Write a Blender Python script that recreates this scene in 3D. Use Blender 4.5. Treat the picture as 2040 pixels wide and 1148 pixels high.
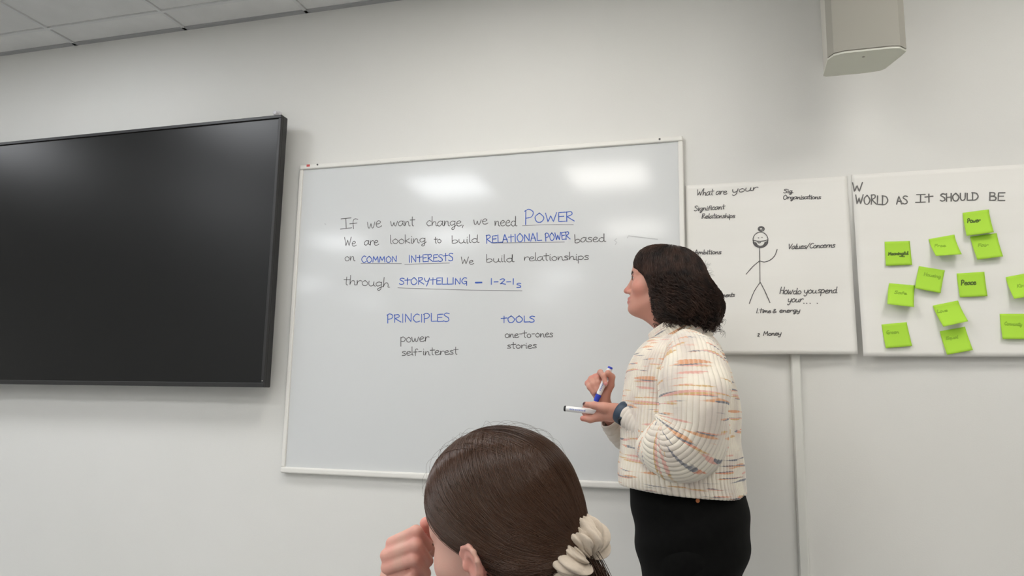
import bpy, math, random
import numpy as np
random.seed(4); np.random.seed(4)
S = bpy.context.scene
for o in list(bpy.data.objects): bpy.data.objects.remove(o)
COL = S.collection
# ------------------------------------------------------------------ camera, light, exposure
FL = 1473.0                                   # focal length in pixels of the 2040 px wide frame
ZO = 0.85                                     # height of the whiteboard's lower edge above the floor
CAM = np.array([1.6014, -2.5424, 0.2779 + ZO])
YAW, PIT, ROLL = -0.27354, 0.15186, 0.01658
_r0 = np.array([math.cos(YAW), -math.sin(YAW), 0.0])
CF = np.array([math.sin(YAW)*math.cos(PIT), math.cos(YAW)*math.cos(PIT), math.sin(PIT)])
_u0 = np.cross(_r0, CF)
CR = _r0*math.cos(ROLL) + _u0*math.sin(ROLL)
CU = -_r0*math.sin(ROLL) + _u0*math.cos(ROLL)
cd = bpy.data.cameras.new('camera'); cd.sensor_width = 36.0; cd.lens = FL/2040*36
cam = bpy.data.objects.new('camera', cd); COL.objects.link(cam)
from mathutils import Matrix, Vector
cam.matrix_world = Matrix(((CR[0], CU[0], -CF[0], CAM[0]), (CR[1], CU[1], -CF[1], CAM[1]), (CR[2], CU[2], -CF[2], CAM[2]), (0, 0, 0, 1)))
cd.clip_start = 0.02; S.camera = cam
wd = bpy.data.worlds.new('world'); S.world = wd; wd.use_nodes = True
wd.node_tree.nodes['Background'].inputs[0].default_value = (0.8, 0.85, 0.9, 1)
wd.node_tree.nodes['Background'].inputs[1].default_value = 0.3
S.view_settings.view_transform = 'Standard'; S.view_settings.look = 'None'
S.view_settings.gamma = 1.0; S.view_settings.use_curve_mapping = False
S.view_settings.exposure = 0.26
PANEL = 11.0                                  # radiance of the ceiling light diffusers
CEIL = 1.87 + ZO

def at(px, py, y):                            # point on the plane y = const seen at a pixel
    d = CF*FL + CR*(px - 1020) - CU*(py - 574)
    return CAM + d*((y - CAM[1])/d[1])
def atd(px, py, depth):                       # point at a given distance along the view axis
    return CAM + (CF*FL + CR*(px - 1020) - CU*(py - 574))*(depth/FL)

# ------------------------------------------------------------------ helpers
def lin(c):
    c = c/255.0
    return c/12.92 if c <= 0.04045 else ((c + 0.055)/1.055)**2.4
def rgb(r, g, b): return (lin(r), lin(g), lin(b), 1.0)
def mat(name, col, rough=0.6, **kw):
    m = bpy.data.materials.new(name); m.use_nodes = True
    b = m.node_tree.nodes['Principled BSDF']
    b.inputs['Base Color'].default_value = col; b.inputs['Roughness'].default_value = rough
    for k, v in kw.items():
        b.inputs[k.replace('_', ' ')].default_value = v
    return m
def nodes(m): return m.node_tree.nodes, m.node_tree.links, m.node_tree.nodes['Principled BSDF']
def add_noise(m, scale, c1, c2, detail=3, coords='Object', bump=0, bscale=None, stretch=None):
    n, l, b = nodes(m)
    tc = n.new('ShaderNodeTexCoord'); src = tc.outputs[coords]
    if stretch:
        mp = n.new('ShaderNodeMapping'); mp.inputs['Scale'].default_value = stretch
        l.new(src, mp.inputs[0]); src = mp.outputs[0]
    nt = n.new('ShaderNodeTexNoise'); nt.inputs['Scale'].default_value = scale; nt.inputs['Detail'].default_value = detail
    l.new(src, nt.inputs['Vector'])
    r = n.new('ShaderNodeValToRGB'); r.color_ramp.elements[0].color = c1; r.color_ramp.elements[1].color = c2
    r.color_ramp.elements[0].position = .3; r.color_ramp.elements[1].position = .7
    l.new(nt.outputs[0], r.inputs[0]); l.new(r.outputs[0], b.inputs['Base Color'])
    if bump:
        n2 = n.new('ShaderNodeTexNoise'); n2.inputs['Scale'].default_value = bscale or scale*10; n2.inputs['Detail'].default_value = 3
        l.new(src, n2.inputs['Vector'])
        bp = n.new('ShaderNodeBump'); bp.inputs['Strength'].default_value = bump; bp.inputs['Distance'].default_value = .002
        l.new(n2.outputs[0], bp.inputs['Height']); l.new(bp.outputs[0], b.inputs['Normal'])
    return m
def tag(o, label=None, cat=None, group=None, kind=None):
    if label: o['label'] = label
    if cat: o['category'] = cat
    if group: o['group'] = group
    if kind: o['kind'] = kind
    return o
def world_loc(p):
    return Vector((0, 0, 0)) if p is None else p.location + world_loc(p.parent)
def link(o, parent=None):                     # vertices come in world coordinates and are stored relative to the parent
    COL.objects.link(o)
    if parent is not None:
        o.data.transform(Matrix.Translation(-world_loc(parent))); o.parent = parent
    return o
def thing(name, label, cat, loc=(0, 0, 0), group=None):
    o = bpy.data.objects.new(name, None); o.empty_display_size = .05
    o.location = Vector([float(v) for v in loc]); COL.objects.link(o)
    return tag(o, label, cat, group)
def mesh(name, verts, faces, m, parent=None, smooth=False, uv=None):
    me = bpy.data.meshes.new(name)
    V = np.asarray(verts, dtype=np.float32)
    if isinstance(faces, np.ndarray):
        k = faces.shape[1]; me.vertices.add(len(V)); me.vertices.foreach_set('co', V.ravel())
        me.loops.add(faces.size); me.loops.foreach_set('vertex_index', faces.astype(np.int32).ravel())
        me.polygons.add(len(faces)); me.polygons.foreach_set('loop_start', np.arange(0, faces.size, k, dtype=np.int32))
        me.update(calc_edges=True)
    else:
        me.from_pydata([tuple(map(float, v)) for v in V], [], faces); me.update()
    if smooth: me.polygons.foreach_set('use_smooth', np.ones(len(me.polygons), dtype=bool))
    if uv is not None:
        l = me.uv_layers.new(name='UVMap'); idx = np.zeros(len(me.loops), dtype=np.int32)
        me.loops.foreach_get('vertex_index', idx)
        if len(uv) == len(V): l.data.foreach_set('uv', np.asarray(uv, dtype=np.float32)[idx].ravel())
        else: l.data.foreach_set('uv', np.asarray(uv, dtype=np.float32).ravel())
    me.materials.append(m)
    return link(bpy.data.objects.new(name, me), parent)
class MB:                                     # collects simple shapes into one mesh
    def __init__(s): s.v = []; s.f = []
    def box(s, x0, x1, y0, y1, z0, z1):
        b = len(s.v)
        s.v += [(x0, y0, z0), (x1, y0, z0), (x1, y1, z0), (x0, y1, z0), (x0, y0, z1), (x1, y0, z1), (x1, y1, z1), (x0, y1, z1)]
        s.f += [tuple(b+i for i in q) for q in ((3, 2, 1, 0), (4, 5, 6, 7), (0, 1, 5, 4), (1, 2, 6, 5), (2, 3, 7, 6), (3, 0, 4, 7))]
        return s
    def tube(s, a, b, r0, r1=None, n=16, cap=True):
        a = np.array(a, float); b = np.array(b, float); r1 = r0 if r1 is None else r1
        d = (b-a)/np.linalg.norm(b-a); t = np.array([0, 0, 1.]) if abs(d[2]) < .9 else np.array([1., 0, 0])
        u = np.cross(d, t); u /= np.linalg.norm(u); w = np.cross(d, u); k = len(s.v)
        for p, r in ((a, r0), (b, r1)):
            for i in range(n):
                q = 2*math.pi*i/n; s.v.append(tuple(p + r*(u*math.cos(q) + w*math.sin(q))))
        for i in range(n): s.f.append((k+i, k+(i+1) % n, k+n+(i+1) % n, k+n+i))
        if cap: s.f.append(tuple(k+i for i in range(n))[::-1]); s.f.append(tuple(k+n+i for i in range(n)))
        return s
    def build(s, name, m, parent=None, bevel=0, smooth=False, seg=2):
        o = mesh(name, s.v, s.f, m, parent, smooth)
        if bevel:
            bv = o.modifiers.new('bevel', 'BEVEL'); bv.width = bevel; bv.segments = seg; bv.limit_method = 'ANGLE'
        return o
def smooth_angle(o, deg=40):
    o.data.polygons.foreach_set('use_smooth', np.ones(len(o.data.polygons), dtype=bool))
    try: o.data.set_sharp_from_angle(angle=math.radians(deg))
    except Exception: pass

# ------------------------------------------------------------------ materials
M_wall = add_noise(mat('wall paint', rgb(228, 227, 222), .75), 1.3, rgb(226, 225, 220), rgb(230, 229, 225), 5, bump=.12, bscale=220)
M_tile = add_noise(mat('mineral ceiling tile', rgb(228, 228, 226), .9), 6, rgb(224, 224, 222), rgb(233, 233, 231), 4, bump=.4, bscale=300)
M_grid = mat('painted ceiling grid', rgb(222, 223, 222), .5)
M_floor = add_noise(mat('light grey carpet', rgb(163, 163, 162), .95), 40, rgb(156, 156, 156), rgb(170, 170, 169), 4)
M_frame = mat('white board frame', rgb(236, 234, 228), .38)
M_board = mat('whiteboard enamel', rgb(215, 217, 217), .5, Coat_Weight=.85, Coat_Roughness=.11)
M_blackpl = mat('black plastic', rgb(40, 39, 39), .42)
M_screen = mat('television screen', rgb(12, 12, 12), .31, Specular_IOR_Level=.40)
M_paper = add_noise(mat('flip chart paper', rgb(238, 236, 230), .85), 2.2, rgb(235, 233, 227), rgb(241, 239, 234), 4, stretch=(.3, 1, 3))
M_note = mat('green sticky note', rgb(176, 224, 62), .75)
M_ink = mat('grey black marker ink', rgb(92, 90, 90), .7)
M_ink2 = mat('faded pencil ink', rgb(110, 108, 106), .8)
M_blue = mat('blue marker ink', rgb(60, 98, 190), .6)
M_under = mat('thin grey underline ink', rgb(135, 135, 140), .8)
M_ghost = mat('wiped marker smudge', rgb(188, 189, 190), .8)
M_trunk = mat('white plastic trunking', rgb(226, 226, 220), .4)
M_spk = mat('loudspeaker cabinet', rgb(196, 193, 184), .5)
M_spkg = mat('loudspeaker grille', rgb(160, 157, 147), .75)
def lamp_mat(name, c, k=1.0):
    m = bpy.data.materials.new(name); m.use_nodes = True; n_ = m.node_tree.nodes; n_.clear()
    e_ = n_.new('ShaderNodeEmission'); o_ = n_.new('ShaderNodeOutputMaterial'); e_.inputs[0].default_value = c; e_.inputs[1].default_value = PANEL*k
    m.node_tree.links.new(e_.outputs[0], o_.inputs[0]); return m
M_em = lamp_mat('cooler light diffuser', (.97, .995, 1.03, 1)); M_em2 = lamp_mat('warmer light diffuser', (1.02, .992, .945, 1))
M_emA = lamp_mat('cooler front diffuser', (.97, .995, 1.03, 1), 1.0); M_emB = lamp_mat('warmer front diffuser', (1.02, .992, .945, 1), 1.0)

# ------------------------------------------------------------------ room
X0, X1, Y1 = -4.6, 4.3, -9.4
def wallbox(name, *b, m=M_wall): return tag(MB().box(*b).build(name, m), kind='structure')
wallbox('wall_front', X0-.1, X1+.1, 0, .1, 0, CEIL+.3)
wallbox('wall_back', X0-.1, X1+.1, Y1-.1, Y1, 0, CEIL+.3)
wallbox('wall_left', X0-.1, X0, Y1, 0, 0, CEIL+.3)
wallbox('wall_right', X1, X1+.1, Y1, 0, 0, CEIL+.3)
wallbox('floor', X0-.1, X1+.1, Y1-.1, .1, -.1, 0, m=M_floor)
# suspended ceiling: backing, T-bars and single tiles
ceil = tag(MB().box(X0-.1, X1+.1, Y1-.1, .1, CEIL+.05, CEIL+.1).build('ceiling', M_tile), kind='structure')
xl = [-1.22 + .6*k for k in range(-6, 10)]; xl = [x for x in xl if X0 < x < X1]
yl = [-.156, -.756, -1.356, -1.956, -2.256, -2.856, -3.456, -3.906] + [-3.906-.6*k for k in range(1, 10)]
yl = [y for y in yl if y > Y1]
lights = [(-2.72, -1.056), (-.92, -1.056),
          (-2.12, -2.556), (-.32, -2.556), (-2.12, -4.206), (-.92, -4.206),
          (-3.92, -6.606), (-2.12, -6.606), (-.32, -6.606), (-3.92, -8.406), (-.92, -8.406),
          (.88, -1.056), (2.68, -1.056), (.88, -2.556), (2.68, -2.556), (.88, -4.206), (2.68, -4.206),
          (1.48, -6.606), (3.28, -6.606), (1.48, -8.406)]
bars = MB()
for x in xl: bars.box(x-.007, x+.007, Y1, 0, CEIL-.002, CEIL+.012)
for y in yl: bars.box(X0, X1, y-.007, y+.007, CEIL-.0021, CEIL+.0119)
bars.build('ceiling_grid_bars', M_grid, ceil)
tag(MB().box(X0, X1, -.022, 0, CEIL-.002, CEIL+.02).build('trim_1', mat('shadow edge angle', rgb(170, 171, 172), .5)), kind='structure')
tiles = {}
def tile(xa, xb, ya, yb):
    key = (round(xb-xa, 3), round(yb-ya, 3)); w, h = xb-xa-.016, yb-ya-.016
    if key not in tiles:
        o = MB().box(-w/2, w/2, -h/2, h/2, .004, .018).build('ceiling_tile', M_tile, ceil, bevel=.002); tiles[key] = o
    else:
        o = tiles[key].copy(); COL.objects.link(o)
    o.location = ((xa+xb)/2, (ya+yb)/2, CEIL)
    return o
xs = [X0] + xl + [X1]; ys = [0] + yl + [Y1]
for i in range(len(xs)-1):
    for j in range(len(ys)-1):
        xa, xb, ya, yb = xs[i], xs[i+1], ys[j+1], ys[j]
        cx, cy = (xa+xb)/2, (ya+yb)/2
        if any(abs(cx-lx) < .2 and abs(cy-ly) < .2 for lx, ly in lights): continue
        if cy > -2.3 and cx < 2.2 or True:
            tile(xa, xb, ya, yb)
light0 = None; lkey = None
for lx, ly in lights:
    dimm = ly > -1.5                                          # the row by the wall, switched apart from the others; tubes to the right are warmer
    if (lx < .5, dimm) != lkey: light0 = None; lkey = (lx < .5, dimm)
    if light0 is None:
        t = thing('ceiling_light', 'square recessed flat light panel in the suspended ceiling', 'ceiling light', (lx, ly, CEIL), 'square ceiling light panels')
        f = MB()
        for a in ((-.295, -.275, -.295, .295), (.275, .295, -.295, .295), (-.275, .275, -.295, -.275), (-.275, .275, .275, .295)):
            f.box(lx+a[0], lx+a[1], ly+a[2], ly+a[3], CEIL-.004, CEIL+.03)
        fo = f.build('frame', M_frame, t)
        do = MB().box(lx-.275, lx+.275, ly-.275, ly+.275, CEIL, CEIL+.01).build('diffuser', (M_emA if dimm else M_em) if lx < .5 else (M_emB if dimm else M_em2), t)
        light0 = (t, fo, do)
    else:
        t = light0[0].copy(); COL.objects.link(t); t.location = (lx, ly, CEIL)
        for c in light0[1:]:
            d = c.copy(); COL.objects.link(d); d.parent = t

# ------------------------------------------------------------------ handwriting: single stroke letters
G = {
 'a': (.95, [[(.75, .85), (.42, 1), (.05, .6), (.1, .1), (.42, .05), (.72, .6)], [(.76, 1), (.74, .3), (.95, .05)]]),
 'b': (.9, [[(.1, 1.9), (.1, 0), (.1, 0), (.45, -.02), (.8, .3), (.65, .75), (.3, .75), (.12, .45)]]),
 'c': (.75, [[(.7, .85), (.4, 1), (.05, .5), (.3, 0), (.7, .15)]]),
 'd': (1.0, [[(.72, .8), (.4, .95), (.05, .5), (.3, 0), (.7, .3), (.78, 1.9), (.78, 1.9), (.76, .2), (1.0, .05)]]),
 'e': (.85, [[(.08, .5), (.5, .55), (.7, .8), (.42, 1), (.08, .6), (.2, .05), (.55, 0), (.85, .2)]]),
 'f': (.7, [[(.7, 1.5), (.45, 1.6), (.3, 1.2), (.28, -.1)], [(.0, .8), (.6, .85)]]),
 'g': (.95, [[(.75, .85), (.4, 1), (.05, .6), (.25, .1), (.7, .4)], [(.78, 1), (.72, -.4), (.45, -.8), (.3, -.5), (.95, .1)]]),
 'h': (.9, [[(.1, 1.9), (.08, 0), (.08, 0), (.25, .7), (.55, .85), (.68, .5), (.68, .05), (.9, .05)]]),
 'i': (.35, [[(.15, .95), (.15, .05), (.3, 0)], [(.17, 1.35), (.19, 1.42)]]),
 'k': (.8, [[(.1, 1.9), (.08, 0)], [(.65, 1.0), (.12, .5), (.12, .5), (.75, 0)]]),
 'l': (.35, [[(.12, 1.9), (.12, .2), (.3, .02)]]),
 'm': (1.3, [[(.08, .95), (.08, 0), (.08, 0), (.25, .8), (.45, .85), (.55, .1), (.55, .1), (.75, .8), (.98, .8), (1.05, .1), (1.25, .02)]]),
 'n': (.9, [[(.08, .95), (.08, 0), (.08, 0), (.3, .8), (.6, .85), (.68, .1), (.88, .02)]]),
 'o': (.85, [[(.4, 1), (.06, .6), (.2, .05), (.6, .05), (.76, .55), (.45, 1), (.38, .95)]]),
 'p': (.9, [[(.1, .95), (.06, -.85)], [(.1, .75), (.45, 1), (.8, .6), (.55, .1), (.15, .15)]]),
 'q': (.9, [[(.75, .85), (.4, 1), (.05, .6), (.25, .1), (.7, .4)], [(.78, 1), (.75, -.8)]]),
 'r': (.7, [[(.1, .95), (.1, 0), (.1, 0), (.2, .7), (.5, .98), (.7, .85)]]),
 's': (.7, [[(.62, .9), (.3, 1), (.1, .75), (.5, .45), (.55, .1), (.05, .05)]]),
 't': (.7, [[(.32, 1.7), (.3, .2), (.5, .0)], [(-.02, 1.1), (.72, 1.15)]]),
 'u': (.95, [[(.08, .95), (.08, .3), (.3, 0), (.62, .2), (.72, .95), (.72, .95), (.72, .2), (.95, .02)]]),
 'v': (.8, [[(.05, .95), (.35, 0), (.35, 0), (.7, 1)]]),
 'w': (1.2, [[(.05, .95), (.15, .1), (.35, .05), (.55, .75), (.55, .75), (.65, .1), (.85, .05), (1.1, .95)]]),
 'y': (.9, [[(.08, .95), (.15, .3), (.45, .1), (.7, .4)], [(.78, 1), (.65, -.4), (.35, -.8), (.15, -.55)]]),
 'A': (1.0, [[(.0, 0), (.42, 1.8), (.42, 1.8), (.85, 0)], [(.12, .65), (.8, .65)]]),
 'B': (.95, [[(.1, 1.8), (.1, 0)], [(.08, 1.75), (.6, 1.7), (.6, 1.1), (.15, .95), (.15, .95), (.75, .75), (.7, .1), (.08, .02)]]),
 'C': (1.0, [[(.9, 1.6), (.5, 1.8), (.05, .9), (.4, 0), (.95, .2)]]),
 'D': (1.1, [[(.12, 1.8), (.1, 0)], [(.02, 1.75), (.7, 1.6), (.98, .8), (.6, .1), (.05, 0)]]),
 'E': (.9, [[(.85, 1.75), (.12, 1.7), (.12, 1.7), (.1, .05), (.1, .05), (.85, .08)], [(.12, .95), (.7, 1.0)]]),
 'F': (.85, [[(.8, 1.75), (.12, 1.7), (.12, 1.7), (.1, 0)], [(.12, .95), (.65, 1.0)]]),
 'G': (1.05, [[(.85, 1.7), (.45, 1.8), (.05, .9), (.4, .1), (.8, .4), (.85, .8), (.85, .8), (.5, .8)], [(.85, .8), (.85, -.3)]]),
 'H': (1.0, [[(.1, 1.8), (.08, 0)], [(.85, 1.8), (.82, 0)], [(.08, .9), (.84, .95)]]),
 'I': (.45, [[(.2, 1.8), (.18, 0)]]),
 'J': (.8, [[(.1, 1.8), (.95, 1.85)], [(.5, 1.8), (.48, .05)], [(.0, 0), (.95, .1)]]),
 'K': (.9, [[(.12, 1.8), (.1, 0)], [(.8, 1.8), (.14, .85), (.14, .85), (.85, 0)]]),
 'L': (.85, [[(.12, 1.8), (.1, .05), (.1, .05), (.85, .08)]]),
 'M': (1.3, [[(.05, 0), (.2, 1.75), (.2, 1.75), (.6, .5), (.6, .5), (1.0, 1.75), (1.0, 1.75), (1.12, 0)]]),
 'N': (1.1, [[(.1, 0), (.12, 1.75), (.12, 1.75), (.85, .02), (.85, .02), (.9, 1.8)]]),
 'O': (1.2, [[(.55, 1.8), (.08, 1.1), (.25, .1), (.75, .05), (1.05, .9), (.6, 1.8), (.5, 1.75)]]),
 'P': (.95, [[(.12, 1.7), (.1, -.1)], [(.02, 1.6), (.4, 1.85), (.8, 1.5), (.65, .9), (.15, .7)]]),
 'R': (1.0, [[(.12, 1.8), (.1, 0)], [(.05, 1.7), (.6, 1.8), (.7, 1.3), (.15, .9), (.15, .9), (.95, .05)]]),
 'S': (.9, [[(.8, 1.65), (.4, 1.8), (.1, 1.4), (.65, .8), (.7, .2), (.3, 0), (.0, .2)]]),
 'T': (.95, [[(.45, 1.8), (.42, 0)], [(.0, 1.2), (.9, 1.3)]]),
 'U': (1.05, [[(.1, 1.8), (.1, .5), (.4, 0), (.8, .4), (.88, 1.8)]]),
 'V': (1.0, [[(.05, 1.8), (.4, 0), (.4, 0), (.9, 1.8)]]),
 'W': (1.4, [[(.05, 1.75), (.3, 0), (.3, 0), (.62, 1.2), (.62, 1.2), (.9, 0), (.9, 0), (1.3, 1.8)]]),
 'Y': (1.0, [[(.05, 1.8), (.2, 1.0), (.5, .9), (.8, 1.2)], [(.9, 1.8), (.4, -.4)]]),
 '1': (.4, [[(.18, 1.8), (.16, 0)]]),
 '2': (.8, [[(.1, 1.5), (.4, 1.8), (.65, 1.4), (.1, .1), (.1, .1), (.3, .25), (.75, .0)]]),
 '-': (.75, [[(.1, .85), (.6, .88)]]), '.': (.3, [[(.1, .05), (.14, .0)]]),
 ',': (.4, [[(.2, .15), (.05, -.35)]]), '/': (.8, [[(.65, 1.9), (.0, -.2)]]),
 '&': (1.0, [[(.9, .1), (.3, 1.1), (.5, 1.5), (.65, 1.2), (.15, .4), (.4, 0), (.9, .5)]]), ' ': (.6, []),
}
def crom(P, n=5):
    P = [np.array(p, float) for p in P]
    if len(P) < 3: return P
    out = []
    for i in range(len(P)-1):
        a, b = P[i], P[i+1]
        if np.allclose(a, b): continue
        p0 = P[i-1] if i > 0 else a; p3 = P[i+2] if i+2 < len(P) else b
        for k in range(n):
            t = k/n
            out.append(.5*((2*a) + (-p0+b)*t + (2*p0-5*a+4*b-p3)*t*t + (-p0+3*a-3*b+p3)*t**3))
    out.append(P[-1]); return out
def ribbons(name, strokes, Y, w, m, parent, lift=0.0004, label=None, surf=None):
    """strokes: pixel polylines; laid as thin ink ribbons on the plane y=Y (or on surf(px,py))"""
    V = []; F = []
    for st in strokes:
        P = [at(p[0], p[1], Y) if surf is None else surf(p[0], p[1]) for p in st]
        P = [p - np.array([0, lift, 0]) for p in P]
        if len(P) < 2: continue
        P = np.array(P); T = np.gradient(P, axis=0); T /= (np.linalg.norm(T, axis=1)[:, None]+1e-9)
        N = np.stack([-T[:, 2], np.zeros(len(T)), T[:, 0]], 1)
        P[0] -= T[0]*w*.4; P[-1] += T[-1]*w*.4
        ww = w*(.85+.3*np.random.rand(len(P)))[:, None]*.5
        b = len(V); V += list(P - N*ww) + list(P + N*ww); n = len(P)
        F += [(b+i, b+i+1, b+n+i+1, b+n+i) for i in range(n-1)]
    o = mesh(name, V, F, m, parent)
    if label: o['label'] = label
    return o
def word(text, x0, y0, x1, y1, xh, slant=0.0, jit=.05):
    """one written word as pixel polylines between two baseline points, xh = x-height in pixels"""
    W = sum(G[c][0] for c in text) - .1
    L = math.hypot(x1-x0, y1-y0); ex = ((x1-x0)/L, (y1-y0)/L); ey = (ex[1], -ex[0])
    sx = L/W; out = []; cx = 0
    for c in text:
        jy = random.uniform(-jit, jit); js = random.uniform(.94, 1.06)
        for st in G[c][1]:
            pts = [(cx+p[0]+slant*p[1]*xh/sx, (p[1]*js+jy)) for p in st]
            out.append([(x0+ex[0]*u*sx+ey[0]*v*xh, y0+ex[1]*u*sx+ey[1]*v*xh) for u, v in crom(pts)])
        cx += G[c][0]
    return out

# ------------------------------------------------------------------ whiteboard
wb = thing('whiteboard', 'large wall mounted whiteboard covered in black and blue handwriting', 'whiteboard', (.75, 0, ZO))
BY = -.014
MB().box(.012, 1.488, BY, -.002, ZO+.012, ZO+1.188).build('writing_surface', M_board, wb)
fw = .019
MB().box(0, 1.5, -.022, -.001, ZO+1.2-fw, ZO+1.2).build('frame_rail', M_frame, wb, bevel=.005, seg=3)
MB().box(0, 1.5, -.026, -.001, ZO-.003, ZO+fw).build('frame_rail', M_frame, wb, bevel=.006, seg=3)
MB().box(0, fw-.003, -.021, -.001, ZO+fw, ZO+1.2-fw).build('frame_rail', M_frame, wb, bevel=.004, seg=3)
MB().box(1.5-fw+.002, 1.5, -.021, -.001, ZO+fw, ZO+1.2-fw).build('frame_rail', M_frame, wb, bevel=.004, seg=3)
M_dark = mat('dark screw cap', rgb(70, 70, 68), .4); M_red = mat('red sticker', rgb(196, 70, 66), .5)
for px, py in ((632, 328), (1314, 277), (595, 936)):
    p = at(px, py, -.024); MB().tube(p, p+np.array([0, .004, 0]), .0036, n=10).build('screw_cap', M_dark, wb)
p = at(614, 330, -.0225); MB().box(p[0]-.007, p[0]+.007, -.0232, -.0215, p[2]-.0045, p[2]+.0045).build('red_sticker', M_red, wb)
def z3(x, y): return 660+x/3.3767, 380+y/3.3767
def wz3(t, xa, xb, ya, yb, xh, **k):
    a = z3(xa, ya); b = z3(xb, yb); return word(t, a[0], a[1], b[0], b[1], xh/3.3767, **k)
def line3(*p): return crom([z3(*q) for q in p])
black_lines = [
 ('If we want change, we need', [('Jf', 62, 175, 258, 250, 40), ('we', 242, 335, 250, 247, 42), ('want', 398, 558, 238, 236, 34), ('change,', 640, 892, 238, 238, 34), ('we', 957, 1050, 228, 226, 34), ('need', 1098, 1245, 238, 238, 36)]),
 ('We are looking to build, based', [('We', 88, 165, 372, 372, 33), ('are', 222, 316, 368, 366, 32), ('looking', 395, 635, 358, 350, 31), ('to', 692, 738, 352, 352, 24), ('build', 808, 990, 353, 350, 27), ('based', 1635, 1842, 350, 342, 30)]),
 ('on, We build relationships', [('on', 90, 157, 472, 472, 30), ('We', 872, 955, 492, 494, 28), ('build', 1040, 1225, 482, 478, 28), ('relationships', 1295, 1730, 472, 464, 27)]),
 ('through', [('through', 85, 388, 632, 650, 33)]),
 ('power, self-interest', [('power', 465, 655, 1020, 1015, 32), ('self-interest', 475, 850, 1110, 1102, 28)]),
 ('one-to-ones, stories', [('one-to-ones', 1168, 1490, 990, 984, 26), ('stories', 1183, 1380, 1062, 1060, 24)])]
for lab, ws in black_lines:
    for w in ws: ribbons('handwritten_word', wz3(*w), BY, .0027, M_ink, wb, label='grey-black marker word ' + w[0].replace('Jf', 'If'))
blue_words = [('POWER', [('P', 1300, 1362, 222, 222, 50), ('OWER', 1368, 1632, 214, 206, 35)]), ('RELATIONAL POWER', [('RELATIONAL', 1042, 1412, 354, 336, 29), ('POWER', 1440, 1605, 338, 326, 27)]),
 ('COMMON INTERESTS', [('COMMON', 203, 442, 483, 480, 23), ('INTERESTS', 520, 820, 484, 472, 27)]), ('STORYTELLING - 1-2-1s', [('STORYTELLING', 458, 915, 632, 630, 24), ('1-2-1', 1068, 1232, 632, 630, 21), ('s', 1246, 1276, 655, 653, 30)]),
 ('PRINCIPLES', [('PRINCIPLES', 375, 795, 888, 880, 30)]), ('TOOLS', [('TOOLS', 1143, 1368, 889, 884, 24)])]
for lab, ws in blue_words:
    for w in ws: ribbons('handwritten_word', wz3(*w), BY, .0033, M_blue, wb, label='blue marker word ' + ('POWER' if w[0] == 'OWER' else w[0]))
ribbons('handwritten_word', [line3((1013, 616), (972, 617), (974, 622), (1014, 620))], BY, .0033, M_blue, wb, label='blue dash')
for u_ in [line3((1285, 236), (1440, 230), (1628, 229)), line3((1085, 353), (1568, 346)), line3((200, 490), (472, 491)), line3((494, 496), (795, 487)), line3((448, 654), (880, 668), (1283, 674))]:
    ribbons('underline', [u_], BY, .0022, M_under, wb)
for u_ in [[(1228, 476), (1224, 479), (1229, 483), (1226, 487)], [(1250, 474), (1252, 470), (1275, 473), (1310, 477)], [(647, 446), (649, 447)]]:
    ribbons('smudge', [u_], BY, .003, M_ghost, wb)

# ------------------------------------------------------------------ television
tvx = at(561, 228, -.10)[0]; tz1 = at(561, 228, -.10)[2]; tz0 = at(533, 772, -.10)[2]
TW = (tz1-tz0)*1.765
tv = thing('television', 'large black wall mounted television switched off at the left', 'television', (tvx-TW/2, 0, (tz0+tz1)/2))
MB().box(tvx-TW, tvx, -.088, -.055, tz0, tz1).build('casing', M_blackpl, tv, bevel=.003)
bz = .013
f = MB(); f.box(tvx-TW, tvx, -.1, -.088, tz1-bz, tz1).box(tvx-TW, tvx, -.1, -.088, tz0, tz0+bz*1.3)
f.box(tvx-TW, tvx-TW+bz, -.1, -.088, tz0+bz*1.3, tz1-bz).box(tvx-bz, tvx, -.1, -.088, tz0+bz*1.3, tz1-bz)
f.build('bezel', M_blackpl, tv, bevel=.002)
MB().box(tvx-TW+bz-.001, tvx-bz+.001, -.0935, -.0885, tz0+bz*1.3-.001, tz1-bz+.001).build('screen', M_screen, tv)
MB().box(tvx-TW+.25, tvx-.25, -.056, -.03, tz0+.15, tz1-.2).build('rear_housing', M_blackpl, tv, bevel=.01)
MB().box(tvx-TW/2-.35, tvx-TW/2+.35, -.031, -.001, tz0+.3, tz1-.3).build('wall_bracket', M_blackpl, tv)
p = at(522, 759, -.1015); MB().tube(p, p+np.array([0, .002, 0]), .002, n=8).build('sensor', M_spk, tv)
p = at(550, 226, -.02)
mb = MB(); mb.tube((p[0], 0, p[2]), (p[0], -.012, p[2]), .017, .015, 20); mb.tube((p[0], -.012, p[2]), (p[0], -.03, p[2]), .012, .009, 20)
k_ = mb.build('adhesive_hook', mat('white knob plastic', rgb(214, 212, 216), .35), bevel=.002); tag(k_, 'small pale plastic hook on wall just above top right corner of television', 'wall hook'); smooth_angle(k_)

# ------------------------------------------------------------------ trunking
tr = thing('cable_trunking', 'narrow white vertical cable trunking running down the wall below the paper', 'trunking', (1.838, 0, 0))
MB().box(1.823, 1.853, -.014, 0, 0, ZO+.62).build('channel', M_trunk, tr, bevel=.002)
MB().box(1.825, 1.851, -.020, -.014, 0, ZO+.62).build('cover_strip', M_trunk, tr, bevel=.003)

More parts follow.
